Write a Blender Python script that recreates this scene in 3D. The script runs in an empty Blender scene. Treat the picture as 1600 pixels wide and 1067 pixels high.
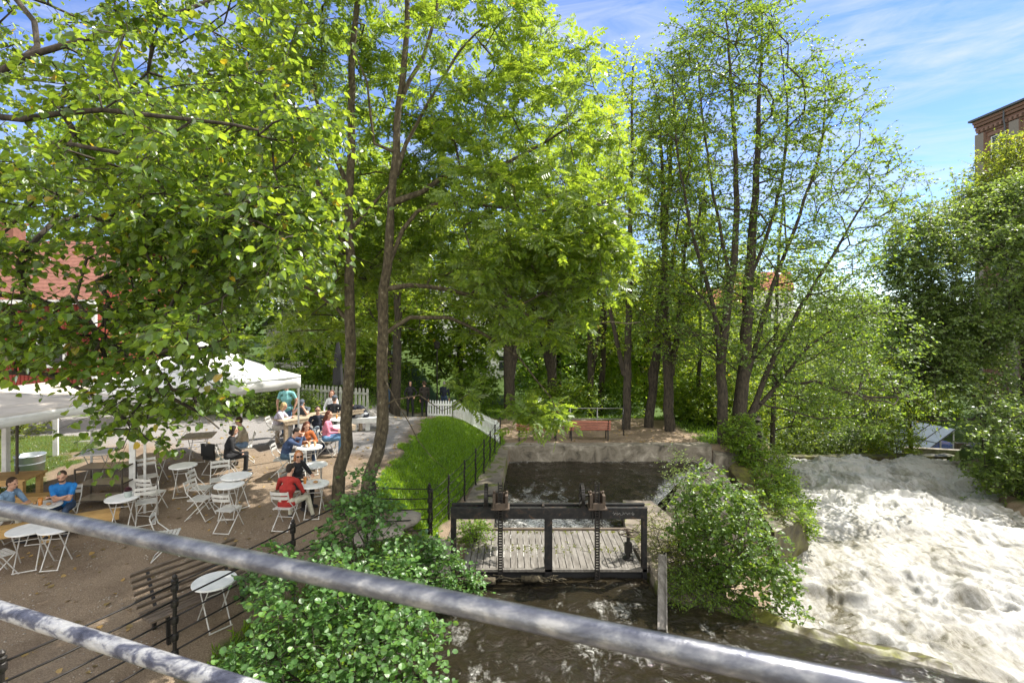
import bpy, bmesh, math, random
import numpy as np
from mathutils import Vector, Matrix
R = math.radians
rng = np.random.default_rng(7)
random.seed(7)
SC = bpy.context.scene
COL = SC.collection
CAM_Z, F, CX, HY = 6.0, 800.0, 800.0, 495.0      # camera height, focal length and horizon of the photograph

# ------------------------------------------------------------------ noise
def _hash(ix, iy, s):
    h = (ix * 374761393 + iy * 668265263 + s * 1274126177) & 0xFFFFFFFF
    h = ((h ^ (h >> 13)) * 1274126177) & 0xFFFFFFFF
    return ((h ^ (h >> 16)) & 0xFFFF) / 65535.0
def vnoise(x, y, s=0):
    x = np.asarray(x, float); y = np.asarray(y, float)
    ix = np.floor(x).astype(np.int64); iy = np.floor(y).astype(np.int64)
    fx = x - ix; fy = y - iy
    fx = fx*fx*fx*(fx*(fx*6-15)+10); fy = fy*fy*fy*(fy*(fy*6-15)+10)
    a = _hash(ix, iy, s); b = _hash(ix+1, iy, s); c = _hash(ix, iy+1, s); d = _hash(ix+1, iy+1, s)
    return (a*(1-fx)+b*fx)*(1-fy)+(c*(1-fx)+d*fx)*fy*1.0
def fbm(x, y, o=4, s=0):
    t = 0; a = .5
    for k in range(o):
        t = t + a*vnoise(x*2**k + 17.3*k, y*2**k - 9.1*k, s+k); a *= .5
    return t/(1-.5**o)
def billow(x, y, o=4, s=0):
    t = 0; a = .5
    for k in range(o):
        t = t + a*(1-np.abs(2*vnoise(x*2**k + 5.7*k, y*2**k + 3.3*k, s+k)-1)); a *= .55
    return t
def sstep(a, b, x):
    t = np.clip((np.asarray(x, float)-a)/(b-a), 0, 1); return t*t*(3-2*t)

# ------------------------------------------------------------------ terrain
def crest(Y): return np.interp(Y, [0, 6, 11.5, 20, 24, 28], [-10.2, -6.7, -3.5, -3.45, -3.3, -3.0])
def toe(Y): return np.interp(Y, [0, 6, 8, 10, 11.5, 13.3, 16, 18, 20, 22, 24], [-4, -2.6, -1.7, -1.45, -1.7, -2.1, -1.45, -1.0, -.8, -.5, -.5])
def canal_left(Y): return -.65 + .06*(np.asarray(Y)-13.3)
def river_left(Y): return np.interp(Y, [0, 8, 10.5, 19, 29, 60], [3.4, 3.4, 5.0, 9.8, 14.0, 18])
def river_right(Y): return np.interp(Y, [0, 21, 26, 31, 60], [20, 20.5, 23.5, 26.5, 34])
def terrain(X, Y):
    X = np.asarray(X, float); Y = np.asarray(Y, float)
    zl = np.interp(Y, [-10, 6, 8.4, 9.6, 11, 12.5, 17, 20, 24, 30, 60, 120, 500], [.8, .85, 1.0, 1.25, 1.45, 1.68, 2.0, 2.1, 2.35, 2.6, 3, 4, 6])
    zr = np.interp(Y, [-10, 6, 8.4, 9.6, 11, 12.5, 17, 19.5, 22, 25, 28, 40, 60, 500], [.8, .85, 1, 1.25, 1.45, 1.68, 2, 2.05, 1.7, 1.1, .8, -.3, -2, -2])
    w = sstep(-7.4, -5.2, X)
    zc = zl*(1-w) + zr*w
    zc = zc + .05*(fbm(X*.7, Y*.7, 3, 3)-.5)
    C = crest(Y); T = toe(Y)
    zt = np.interp(Y, [0, 10.2, 11.2, 12.2, 24, 28, 40], [-.3, -.3, .2, .5, .52, .5, -.4])
    t = np.clip((X-C)/(T-C), 0, 1)
    z = zc + (zt-zc)*np.where(Y < 12, t**1.4, t*t*(3-2*t)*.35+t*.65)
    far = np.interp(Y, [21, 28, 33, 45, 80, 150, 300, 500], [.55, .5, -1, -4, -6, -5, 8, 10])
    right = X > T
    z = np.where(right & (Y >= 21.6), far, z)
    z = np.where(right & (Y < 21.6) & (Y >= 11.3) & (X > canal_left(Y)), -1.2, z)
    z = np.where(right & (Y < 11.3), -.6, z)
    z = np.where(right & (Y < 11.3) & (X > 3.6) & (Y > 10.2-(X-3.6)*.55), -4, z)
    RL = river_left(Y); RR = river_right(Y)
    bed = np.interp(Y, [31, 35, 80, 150, 300, 500], [-4, -7, -7.5, -6, 8, 10])
    z = np.where((X > RL) & (Y > 10), np.minimum(z, bed), z)
    bank = np.interp(Y, [0, 30, 36, 60, 150, 300, 500], [-1.9, -1.9, -5.2, -6, -5, 8, 10]) + np.clip(X-RR, 0, 14)*np.interp(Y, [0, 30, 36, 60], [.32, .32, .05, .05])
    z = np.where(X > RR, bank, z)
    return z
def at(px, py, dz=0.0):
    """point of the ground (raised by dz) seen at a photo pixel"""
    Ys = np.linspace(2.5, 90, 9000)
    X = (px-CX)/F*Ys; z = CAM_Z-(py-HY)/F*Ys
    i = int(np.argmax(z <= terrain(X, Ys)+dz))
    return Vector((X[i], Ys[i], float(terrain(X[i], Ys[i]))))
def P(px, py, Y): return Vector(((px-CX)/F*Y, Y, CAM_Z-(py-HY)/F*Y))
def gz(x, y): return float(terrain(x, y))

# ------------------------------------------------------------------ materials
def new_mat(name):
    m = bpy.data.materials.new(name); m.use_nodes = True
    nt = m.node_tree; nt.nodes.clear()
    out = nt.nodes.new('ShaderNodeOutputMaterial')
    return m, nt, out
def N(nt, typ, **kw):
    n = nt.nodes.new(typ)
    for k, v in kw.items():
        if k in n.inputs: n.inputs[k].default_value = v
        else: setattr(n, k, v)
    return n
def ramp(nt, src, stops):
    r = nt.nodes.new('ShaderNodeValToRGB'); e = r.color_ramp.elements
    while len(e) < len(stops): e.new(.5)
    for i, (p, c) in enumerate(stops):
        e[i].position = p; e[i].color = (*c, 1) if len(c) == 3 else c
    nt.links.new(src, r.inputs[0]); return r
def noise(nt, scale, detail=5, rough=.6, coord=None, dist=0, stretch=None):
    n = N(nt, 'ShaderNodeTexNoise', Scale=scale, Detail=detail, Roughness=rough, Distortion=dist)
    tc = nt.nodes.new('ShaderNodeTexCoord'); src = tc.outputs[coord or 'Object']
    if stretch:
        mp = nt.nodes.new('ShaderNodeMapping'); mp.inputs['Scale'].default_value = stretch
        nt.links.new(src, mp.inputs[0]); src = mp.outputs[0]
    nt.links.new(src, n.inputs['Vector']); return n
def surf(name, stops, scale=8, rough=.7, metal=0, bump=.2, bscale=None, detail=6, stretch=None, spec=.5, dist=0, coord=None):
    """principled material whose colour and relief follow noise"""
    m, nt, out = new_mat(name)
    b = N(nt, 'ShaderNodeBsdfPrincipled', Roughness=rough, Metallic=metal)
    b.inputs['Specular IOR Level'].default_value = spec
    n = noise(nt, scale, detail, .65, coord, dist, stretch)
    if len(stops) == 1: stops = [(.3, tuple(c*.82 for c in stops[0])), (.7, tuple(min(1, c*1.12) for c in stops[0]))]
    r = ramp(nt, n.outputs['Fac'], stops)
    nt.links.new(r.outputs[0], b.inputs['Base Color'])
    if bump:
        n2 = noise(nt, bscale or scale*4, 6, .7, coord, 0, stretch)
        bp = N(nt, 'ShaderNodeBump', Strength=bump, Distance=.02)
        nt.links.new(n2.outputs['Fac'], bp.inputs['Height']); nt.links.new(bp.outputs[0], b.inputs['Normal'])
    nt.links.new(b.outputs[0], out.inputs[0]); return m
def leaf_mat(name, base, trans, mixf=.5, gloss=.07, grough=.35, var=.35, yellow=0.0):
    m, nt, out = new_mat(name)
    g = nt.nodes.new('ShaderNodeNewGeometry')
    def vari(c, k):
        lo = tuple(x*(1-var) for x in c); hi = (min(1, c[0]*(1+var*1.3)), min(1, c[1]*(1+var*.8)), c[2]*(1+var*.3))
        st = [(0, lo), (.5, c), (.985 if yellow else 1.0, hi)]
        if yellow: st = [(0, lo), (.5, c), (.999-yellow, hi), (1-yellow*.9, (c[1]*1.5+.1, c[1]*1.15+.04, c[2]))]
        return ramp(nt, g.outputs['Random Per Island'], st)
    d = nt.nodes.new('ShaderNodeBsdfDiffuse'); t = nt.nodes.new('ShaderNodeBsdfTranslucent')
    nt.links.new(vari(base, 1).outputs[0], d.inputs[0]); nt.links.new(vari(trans, 1).outputs[0], t.inputs[0])
    mx = N(nt, 'ShaderNodeMixShader'); mx.inputs[0].default_value = mixf
    nt.links.new(d.outputs[0], mx.inputs[1]); nt.links.new(t.outputs[0], mx.inputs[2])
    gl = N(nt, 'ShaderNodeBsdfGlossy', Roughness=grough)
    fr = N(nt, 'ShaderNodeLayerWeight', Blend=.25)
    mul = N(nt, 'ShaderNodeMath', operation='MULTIPLY_ADD'); mul.inputs[1].default_value = .2; mul.inputs[2].default_value = gloss
    nt.links.new(fr.outputs['Fresnel'], mul.inputs[0])
    m2 = N(nt, 'ShaderNodeMixShader'); nt.links.new(mul.outputs[0], m2.inputs[0])
    nt.links.new(mx.outputs[0], m2.inputs[1]); nt.links.new(gl.outputs[0], m2.inputs[2])
    nt.links.new(m2.outputs[0], out.inputs[0]); return m

M = {}
M['white_paint'] = surf('white_paint', [(.3, (.62, .63, .62)), (.7, (.8, .8, .79))], 6, .45, 0, .05)
M['chair_paint'] = surf('chair_paint', [(.3, (.42, .41, .38)), (.7, (.6, .59, .56))], 9, .4, 0, .05)
M['white_fence'] = surf('white_fence', [(.3, (.66, .68, .66)), (.7, (.84, .85, .84))], 5, .55, 0, .1)
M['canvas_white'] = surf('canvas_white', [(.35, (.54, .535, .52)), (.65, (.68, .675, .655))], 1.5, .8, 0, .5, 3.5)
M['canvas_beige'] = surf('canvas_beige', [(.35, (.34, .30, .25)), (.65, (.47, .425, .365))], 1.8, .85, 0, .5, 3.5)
M['alu'] = surf('aluminium', [(.6, .61, .6)], 12, .4, .6, .03)
M['wood_new'] = surf('fresh_timber', [(.3, (.36, .21, .07)), (.55, (.5, .32, .12)), (.8, (.42, .25, .09))], 3, .6, 0, .2, 14, stretch=(1, 1, 6))
M['wood_grey'] = surf('weathered_timber', [(.3, (.07, .062, .052)), (.5, (.145, .132, .115)), (.72, (.225, .21, .19))], 2.5, .85, 0, .5, 14, stretch=(6, 1, 6))
M['wood_table'] = surf('pale_timber', [(.3, (.26, .19, .12)), (.7, (.45, .36, .26))], 4, .7, 0, .3, 16, stretch=(5, 1, 5))
M['wood_dark'] = surf('dark_timber', [(.3, (.06, .045, .033)), (.7, (.17, .13, .095))], 5, .6, 0, .3, 16, stretch=(1, 5, 5))
M['wood_red'] = surf('red_brown_timber', [(.3, (.2, .055, .03)), (.7, (.34, .11, .06))], 5, .5, 0, .2, 16)
M['iron'] = surf('black_iron', [(.3, (.010, .009, .008)), (.62, (.024, .02, .018)), (.8, (.07, .035, .02))], 9, .5, .3, .25, 30)
M['beam_iron'] = surf('sluice_iron', [(.38, (.009, .009, .01)), (.55, (.022, .021, .021)), (.66, (.075, .045, .03)), (.75, (.11, .09, .075))], 7, .5, .3, .35, 30, detail=10, dist=.5)
M['rust'] = surf('rusty_iron', [(.3, (.045, .037, .03)), (.7, (.12, .085, .06))], 8, .7, .3, .3, 25)
M['steel'] = surf('grey_steel', [(.3, (.2, .2, .19)), (.7, (.36, .36, .34))], 6, .4, .7, .1)
M['dark_steel'] = surf('dark_steel', [(.3, (.05, .042, .035)), (.7, (.1, .085, .07))], 8, .5, .4, .1)
M['tray'] = surf('trolley_tray', [(.3, (.2, .18, .13)), (.7, (.32, .3, .23))], 4, .35, .2, .05)
M['galv'] = surf('galvanised_tub', [(.3, (.33, .38, .42)), (.7, (.5, .55, .58))], 7, .4, .6, .1)
M['concrete'] = surf('old_concrete', [(.32, (.05, .044, .034)), (.44, (.15, .13, .10)), (.56, (.22, .195, .155)), (.68, (.36, .325, .27))], 2.2, .9, 0, .8, 12, detail=12, dist=.8)
M['concrete_moss'] = surf('mossy_concrete', [(.3, (.05, .043, .033)), (.44, (.145, .122, .093)), (.53, (.19, .16, .12)), (.57, (.09, .10, .02)), (.7, (.15, .17, .025))], 1.6, .95, 0, .9, 12, detail=12)
M['stone'] = surf('stone', [(.3, (.16, .14, .115)), (.7, (.36, .32, .27))], 2.5, .9, 0, .7, 9, detail=9)
M['mossy_rock'] = surf('mossy_rock', [(.3, (.015, .013, .008)), (.48, (.06, .05, .022)), (.6, (.10, .10, .02)), (.75, (.19, .18, .035))], 2.5, .5, 0, .6, 14, detail=8)
M['red_wall'] = surf('red_boards', [(.3, (.15, .02, .012)), (.7, (.25, .036, .022))], 3, .8, 0, .2, 20)
M['trim'] = surf('white_trim', [(.7, .7, .68)], 6, .6, 0, .05)
M['tile'] = surf('clay_roof_tile', [(.3, (.12, .045, .03)), (.7, (.22, .09, .06))], 5, .8, 0, .3, 16)
M['glass'] = surf('window_glass', [(.03, .035, .04)], 3, .08, 0, 0)
M['plaster'] = surf('pale_plaster', [(.62, .62, .6)], 1.5, .9, 0, .1)
M['roof_red'] = surf('far_red_roof', [(.3, .1, .06)], 2, .9, 0, .1)
M['slate'] = surf('slate', [(.08, .085, .095)], 2, .7, 0, .1)
M['shed_roof'] = surf('translucent_roof_sheet', [(.5, .55, .58)], 2, .35, 0, .05)
M['mural'] = surf('painted_wall', [(.3, (.04, .06, .22)), (.5, (.1, .16, .4)), (.6, (.4, .3, .28)), (.75, (.06, .05, .16))], 1.2, .8, 0, 0, detail=3, dist=1.5)
M['black'] = surf('black_cloth', [(.012, .012, .013)], 6, .8, 0, .1)
M['pot'] = surf('grey_pot', [(.33, .38, .36)], 6, .6, 0, .05)
M['heather'] = leaf_mat('heather', (.09, .03, .045), (.14, .05, .06), .3)
M['cup'] = surf('amber_drink', [(.5, .2, .04)], 5, .25, 0, 0)
M['paper_cup'] = surf('paper_cup', [(.5, .3, .16)], 5, .6, 0, 0)
M['china'] = surf('china', [(.75, .74, .72)], 5, .25, 0, 0)
M['food'] = surf('cake', [(.35, .2, .08)], 30, .8, 0, .3)
M['bark'] = surf('bark', [(.3, (.016, .012, .007)), (.46, (.055, .043, .025)), (.61, (.105, .086, .052)), (.72, (.26, .24, .19))], 16, .95, 0, 1.0, 40, detail=10, stretch=(1, 1, .5))
M['bark_dark'] = surf('dark_bark', [(.35, (.014, .011, .008)), (.65, (.07, .056, .038))], 14, .95, 0, 1.0, 30, stretch=(1, 1, .35))
M['twig'] = surf('twig', [(.035, .027, .017)], 5, .9, 0, 0)
M['leaf_linden'] = leaf_mat('linden_leaf', (.075, .15, .022), (.31, .45, .03), .57, .03, .35, .5, .012)
M['leaf_ash'] = leaf_mat('ash_leaf', (.09, .155, .024), (.35, .49, .035), .6, .02, .4, .35, .003)
M['leaf_alder'] = leaf_mat('alder_leaf', (.075, .15, .022), (.27, .41, .03), .55, .03, .4, .4)
M['leaf_bush'] = leaf_mat('bush_leaf', (.08, .18, .045), (.22, .42, .045), .42, .035, .42, .45)
M['leaf_bright'] = leaf_mat('bright_leaf', (.11, .20, .018), (.41, .545, .035), .64, .02, .4, .4, .006)
M['leaf_mid'] = leaf_mat('mid_leaf', (.08, .16, .02), (.38, .55, .035), .6, .02, .4, .4)
M['leaf_dark'] = leaf_mat('dark_leaf', (.08, .135, .025), (.28, .40, .035), .55, .03, .4, .4)
M['leaf_willow'] = leaf_mat('willow_leaf', (.10, .155, .045), (.28, .41, .055), .55, .03, .4, .4)
M['leaf_yellow'] = leaf_mat('yellowing_leaf', (.13, .175, .02), (.37, .46, .03), .58, .02, .4, .4, .004)
M['grass'] = leaf_mat('grass_blade', (.12, .24, .014), (.36, .56, .025), .5, .02, .4, .45)
M['weed'] = leaf_mat('weed_leaf', (.12, .15, .02), (.28, .3, .03), .45, .04, .4, .4)
M['dry_leaf'] = leaf_mat('dry_leaf', (.28, .2, .07), (.2, .14, .03), .25, .04, .5, .4)
M['skin'] = surf('skin', [(.3, (.44, .24, .16)), (.7, (.52, .3, .21))], 12, .5, 0, .03)
def cloth(name, c): 
    if name not in M: M[name] = surf(name, [(.35, tuple(x*.8 for x in c)), (.65, tuple(x*1.08 for x in c))], 9, .9, 0, .9, 16, detail=4, dist=1.0)
    return M[name]

# ------------------------------------------------------------------ mesh building
def link(o, parent=None):
    COL.objects.link(o)
    if parent is not None: o.parent = parent
    return o
def raw_mesh(name, V, faces_flat, sizes, mats, midx=None, smooth=False):
    me = bpy.data.meshes.new(name)
    V = np.asarray(V, np.float32); fl = np.asarray(faces_flat, np.int32); sz = np.asarray(sizes, np.int32)
    me.vertices.add(len(V)); me.vertices.foreach_set('co', V.ravel())
    me.loops.add(len(fl)); me.loops.foreach_set('vertex_index', fl)
    me.polygons.add(len(sz)); st = np.zeros(len(sz), np.int32); st[1:] = np.cumsum(sz)[:-1]
    me.polygons.foreach_set('loop_start', st)
    try: me.polygons.foreach_set('loop_total', sz)
    except Exception: pass
    for m in mats: me.materials.append(m)
    if midx is not None: me.polygons.foreach_set('material_index', np.asarray(midx, np.int32))
    me.polygons.foreach_set('use_smooth', np.full(len(sz), bool(smooth)))
    me.update(calc_edges=True); me.validate()
    return me
class MB:
    def __init__(s): s.v = []; s.f = []; s.m = []
    def add(s, vs, fs, mi=0):
        o = len(s.v); s.v += [tuple(v) for v in vs]; s.f += [tuple(i+o for i in f) for f in fs]; s.m += [mi]*len(fs); return s
    def box(s, c, size, rot=None, mi=0):
        hx, hy, hz = (q/2 for q in size); c = Vector(c)
        vs = [Vector((x, y, z)) for x in (-hx, hx) for y in (-hy, hy) for z in (-hz, hz)]
        if rot is not None:
            m = rot if isinstance(rot, Matrix) else Matrix.Rotation(rot, 3, 'Z'); vs = [m @ v for v in vs]
        return s.add([v+c for v in vs], [(0, 1, 3, 2), (4, 6, 7, 5), (0, 4, 5, 1), (2, 3, 7, 6), (0, 2, 6, 4), (1, 5, 7, 3)], mi)
    def bar(s, a, b, w, h, mi=0, up=(0, 0, 1)):
        a = Vector(a); b = Vector(b); y = (b-a); L = y.length; y.normalize()
        u = Vector(up)
        if abs(y.dot(u)) > .98: u = Vector((1, 0, 0))
        x = y.cross(u).normalized(); z = x.cross(y)
        m = Matrix((x, y, z)).transposed(); return s.box((a+b)/2, (w, L, h), m, mi)
    def tube(s, pts, r, n=8, mi=0, cap=True):
        pts = [Vector(p) for p in pts]; k = len(pts); rs = r if hasattr(r, '__len__') else [r]*k
        vs = []; ref = Vector((.37, .21, .9)).normalized()
        t0 = (pts[-1]-pts[0]).normalized() if (pts[-1]-pts[0]).length > 1e-6 else Vector((0, 0, 1))
        if abs(t0.dot(ref)) > .95: ref = Vector((1, .1, 0)).normalized()
        for i, p in enumerate(pts):
            t = (pts[min(i+1, k-1)]-pts[max(i-1, 0)]).normalized()
            u = t.cross(ref)
            if u.length < 1e-4: u = t.cross(Vector((1, 0, 0)))
            u.normalize(); w = t.cross(u)
            for j in range(n):
                a = 2*math.pi*j/n; vs.append(p+rs[i]*(math.cos(a)*u+math.sin(a)*w))
        fs = [(i*n+j, i*n+(j+1) % n, (i+1)*n+(j+1) % n, (i+1)*n+j) for i in range(k-1) for j in range(n)]
        if cap: fs += [tuple(range(n-1, -1, -1)), tuple(range((k-1)*n, k*n))]
        return s.add(vs, fs, mi)
    def lathe(s, prof, c=(0, 0, 0), n=20, mi=0, rot=None, cap=True):
        c = Vector(c); vs = []
        for r, z in prof:
            for j in range(n):
                a = 2*math.pi*j/n; v = Vector((r*math.cos(a), r*math.sin(a), z))
                vs.append((rot @ v if rot is not None else v)+c)
        k = len(prof)
        fs = [(i*n+j, i*n+(j+1) % n, (i+1)*n+(j+1) % n, (i+1)*n+j) for i in range(k-1) for j in range(n)]
        if cap: fs += [tuple(range(n-1, -1, -1)), tuple(range((k-1)*n, k*n))]
        return s.add(vs, fs, mi)
    def ell(s, c, r, n=10, mi=0, rot=None):
        k = 7; prof = [(math.sin(math.pi*i/k), -math.cos(math.pi*i/k)) for i in range(k+1)]
        prof[0] = (.02, -1); prof[-1] = (.02, 1); c = Vector(c); vs = []
        for q, z in prof:
            for j in range(n):
                a = 2*math.pi*j/n; v = Vector((q*math.cos(a)*r[0], q*math.sin(a)*r[1], z*r[2]))
                vs.append((rot @ v if rot is not None else v)+c)
        fs = [(i*n+j, i*n+(j+1) % n, (i+1)*n+(j+1) % n, (i+1)*n+j) for i in range(k) for j in range(n)]
        fs += [tuple(range(n-1, -1, -1)), tuple(range(k*n, (k+1)*n))]
        return s.add(vs, fs, mi)
    def cap(s, a, b, ra, rb, n=10, mi=0):
        a = Vector(a); b = Vector(b); t = (b-a); L = t.length; t.normalize()
        pts = [(a-t*ra*.92, ra*.35), (a-t*ra*.6, ra*.78), (a, ra), (b, rb), (b+t*rb*.6, rb*.78), (b+t*rb*.92, rb*.35)]
        return s.tube([p for p, _ in pts], [r for _, r in pts], n, mi)
    def mesh(s, name, mats, smooth=False):
        fl = [i for f in s.f for i in f]; sz = [len(f) for f in s.f]
        return raw_mesh(name, s.v, fl, sz, mats if isinstance(mats, (list, tuple)) else [mats], s.m, smooth)
    def build(s, name, mats, parent=None, smooth=False, bevel=0):
        o = bpy.data.objects.new(name, s.mesh(name, mats, smooth))
        if bevel:
            b = o.modifiers.new('bevel', 'BEVEL'); b.width = bevel; b.segments = 2; b.limit_method = 'ANGLE'
        return link(o, parent)
def tag(o, label=None, cat=None, group=None, kind=None):
    for k, v in (('label', label), ('category', cat), ('group', group), ('kind', kind)):
        if v: o[k] = v
    return o
def thing(name, label, cat, loc=(0, 0, 0), rz=0, group=None):
    o = bpy.data.objects.new(name, None); COL.objects.link(o); o.location = loc; o.rotation_euler = (0, 0, rz)
    o.empty_display_size = .2
    return tag(o, label, cat, group)
def dup(root, loc, rz, label, group=None, cat=None):
    def cp(o, par):
        c = o.copy(); COL.objects.link(c)
        if par is not None: c.parent = par
        for ch in list(o.children): cp(ch, c)
        return c
    r = cp(root, None); r.location = loc; r.rotation_euler = (0, 0, rz); r['label'] = label
    if group: r['group'] = group
    if cat: r['category'] = cat
    return r
def face_rz(fx, fy): return math.atan2(-fx, fy)

# ------------------------------------------------------------------ leaves and trees
T_HEART = (np.array([(0, 0, 0), (-.36, .02, .05), (-.5, .34, .07), (-.34, .72, .02), (0, 1.08, -.1), (.34, .72, .02), (.5, .34, .07), (.36, .02, .05), (0, .5, -.06)]),
           [(0, 8, 3, 2, 1), (8, 4, 3), (0, 7, 6, 5, 8), (8, 5, 4)])
T_ROUND = (np.array([(0, 0, 0), (-.4, .3, .06), (-.42, .68, .05), (-.14, .98, 0), (.14, .98, 0), (.42, .68, .05), (.4, .3, .06), (0, .55, -.05)]),
           [(0, 7, 2, 1), (7, 3, 2), (7, 4, 3), (7, 5, 4), (0, 6, 5, 7)])
T_DIAM = (np.array([(0, 0, 0), (-.32, .5, .05), (0, 1, -.05), (.32, .5, .05)]), [(0, 2, 1), (0, 3, 2)])
def _ash():
    V = []; Fc = []
    def lf(p, d, L, w, dz):
        o = len(V); p = np.array(p); d = np.array(d, float); d /= np.linalg.norm(d); q = np.array((-d[1], d[0], 0))
        V.extend([p, p+d*L*.45+q*w, p+d*L+np.array((0, 0, dz)), p+d*L*.45-q*w]); Fc.append((o, o+3, o+2, o+1))
    for y in (.3, .5, .68, .84):
        for sg in (-1, 1): lf((0, y, 0), (sg*.9, .55, 0), .38, .095, -.06)
    lf((0, .92, 0), (0, 1, 0), .4, .105, -.06)
    o = len(V); V.extend([np.array((-.012, 0, 0)), np.array((.012, 0, 0)), np.array((0, 1, 0))]); Fc.append((o, o+1, o+2))
    return np.array(V), Fc
T_ASH = _ash()
def unit(a): return a/np.maximum(np.linalg.norm(a, axis=-1, keepdims=True), 1e-9)
def leaves_arrays(T, pos, axis, nrm, size):
    tv, tf = T
    a = unit(axis); n = nrm-(nrm*a).sum(1, keepdims=True)*a; n = unit(n); s = np.cross(a, n)
    V = pos[:, None, :]+size[:, None, None]*(tv[None, :, 0, None]*s[:, None, :]+tv[None, :, 1, None]*a[:, None, :]+tv[None, :, 2, None]*n[:, None, :])
    k = len(tv); N_ = len(pos)
    fl = np.concatenate([np.array(f) for f in tf]); sz = np.array([len(f) for f in tf])
    FL = (fl[None, :]+(np.arange(N_)*k)[:, None]).ravel(); SZ = np.tile(sz, N_)
    return V.reshape(-1, 3), FL, SZ
def ellipsoid_pts(r, n, c, rad, shell=.35):
    d = unit(r.normal(size=(n, 3))); q = r.random((n, 1))**(1/3.0); q = shell+(1-shell)*q
    return np.array(c)+d*q*np.array(rad)
def resample(poly, step):
    poly = [np.array(p, float) for p in poly]; out = [poly[0]]
    # smooth the given points with a Catmull-Rom pass
    Q = [poly[0]]+poly+[poly[-1]]
    for i in range(1, len(Q)-2):
        p0, p1, p2, p3 = Q[i-1:i+3]; n = max(1, int(np.linalg.norm(p2-p1)/step))
        for k in range(1, n+1):
            t = k/n
            out.append(.5*((2*p1)+(-p0+p2)*t+(2*p0-5*p1+4*p2-p3)*t*t+(-p0+3*p1-3*p2+p3)*t**3))
    return out
def grow(trunks, targets, seed, step=.5, zmin=-9, r_tip=.008, down=.9, wob=.08):
    """trunks: (points, r0, r1); the first point of a later one joins the nearest node. Returns nodes, parents, radii, tips."""
    r = np.random.default_rng(seed); cap_n = 200000
    pos = np.zeros((cap_n, 3)); par = np.full(cap_n, -1); fix = np.zeros(cap_n); dirs = np.zeros((cap_n, 3)); n = 0
    for poly, r0, r1, root in trunks:
        pts = resample(poly, step); prev = -1
        if not root and n:
            d = np.linalg.norm(pos[:n]-pts[0], axis=1); prev = int(d.argmin()); pts = pts[1:]
        for i, p in enumerate(pts):
            pos[n] = p+(r.normal(size=3)*wob*.25 if i else 0); par[n] = prev; fix[n] = r0+(r1-r0)*(i/max(1, len(pts)-1))
            dirs[n] = unit(pos[n]-pos[prev]) if prev >= 0 else (0, 0, 1)
            prev = n; n += 1
    n0 = n
    d0 = np.array([np.linalg.norm(pos[:n0]-t, axis=1).min() for t in targets])
    tips = []
    for t in np.asarray(targets)[np.argsort(d0)]:
        d = t-pos[:n]; L = np.linalg.norm(d, axis=1)
        cost = L+down*np.maximum(0, pos[:n, 2]-t[2])+np.where(pos[:n, 2] < zmin, 50, 0)
        # prefer going onward in the direction the branch already has
        cost = cost*(1.25-.25*(d*dirs[:n]).sum(1)/np.maximum(L, 1e-6))
        b = int(cost.argmin()); L = L[b]; k = max(1, int(L/step+.5)); p0 = pos[b].copy(); c = p0+dirs[b]*L*.35+np.array((0, 0, .06*L))
        prev = b
        for i in range(1, k+1):
            s = i/k; q = (1-s)**2*p0+2*s*(1-s)*c+s*s*t+(r.normal(size=3)*wob*min(1, L) if i < k else 0)
            pos[n] = q; par[n] = prev; dirs[n] = unit(q-pos[prev]); prev = n; n += 1
        tips.append(prev)
    pos, par, fix, dirs = pos[:n], par[:n], fix[:n], dirs[:n]
    cnt = np.zeros(n); cnt[tips] = 1
    for i in range(n-1, -1, -1):
        if par[i] >= 0: cnt[par[i]] += cnt[i]
    rad = r_tip*np.maximum(cnt, 1)**.42
    rad = np.where(fix > 0, np.maximum(fix, np.minimum(rad, fix*1.3)), rad)
    for i in range(n):
        if par[i] >= 0: rad[i] = min(rad[i], rad[par[i]])
    return pos, par, rad, np.array(tips), dirs, cnt
def wood_mesh(name, pos, par, rad, cnt, mat, flare=True):
    n = len(pos); kids = [[] for _ in range(n)]
    for i in range(n):
        if par[i] >= 0: kids[par[i]].append(i)
    starts = [(i, None) for i in range(n) if par[i] < 0]
    V = []; FL = []; SZ = []; o = 0
    while starts:
        i, frm = starts.pop(); ch = [] if frm is None else [(pos[frm], min(rad[i]*1.15, rad[frm]))]
        while True:
            ch.append((pos[i], rad[i]))
            ks = sorted(kids[i], key=lambda q: -cnt[q]-rad[q]*500)
            if not ks: break
            starts += [(q, i) for q in ks[1:]]; i = ks[0]
        if len(ch) < 2: continue
        p = np.array([c[0] for c in ch]); q = np.array([c[1] for c in ch])
        s = 10 if q[0] > .07 else 6 if q[0] > .025 else 4 if q[0] > .012 else 3
        t = np.zeros_like(p); t[1:-1] = p[2:]-p[:-2]; t[0] = p[1]-p[0]; t[-1] = p[-1]-p[-2]; t = unit(t)
        ref = np.array((.36, .8, .1)) if abs(unit(p[-1]-p[0])[2]) > .6 else np.array((.1, .1, 1.0))
        u = unit(np.cross(t, ref)); w = np.cross(t, u)
        a = np.arange(s)*2*math.pi/s
        ring = p[:, None, :]+q[:, None, None]*(np.cos(a)[None, :, None]*u[:, None, :]+np.sin(a)[None, :, None]*w[:, None, :])
        V.append(ring.reshape(-1, 3)); m = len(p)
        I = (np.arange(m-1)*s)[:, None]; J = np.arange(s)[None, :]; J2 = (J+1) % s
        FL.append(np.stack([I+J, I+J2, I+s+J2, I+s+J], -1).reshape(-1)+o); SZ.append(np.full((m-1)*s, 4)); o += m*s
    return raw_mesh(name, np.concatenate(V), np.concatenate(FL), np.concatenate(SZ), [mat], None, True)
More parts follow.
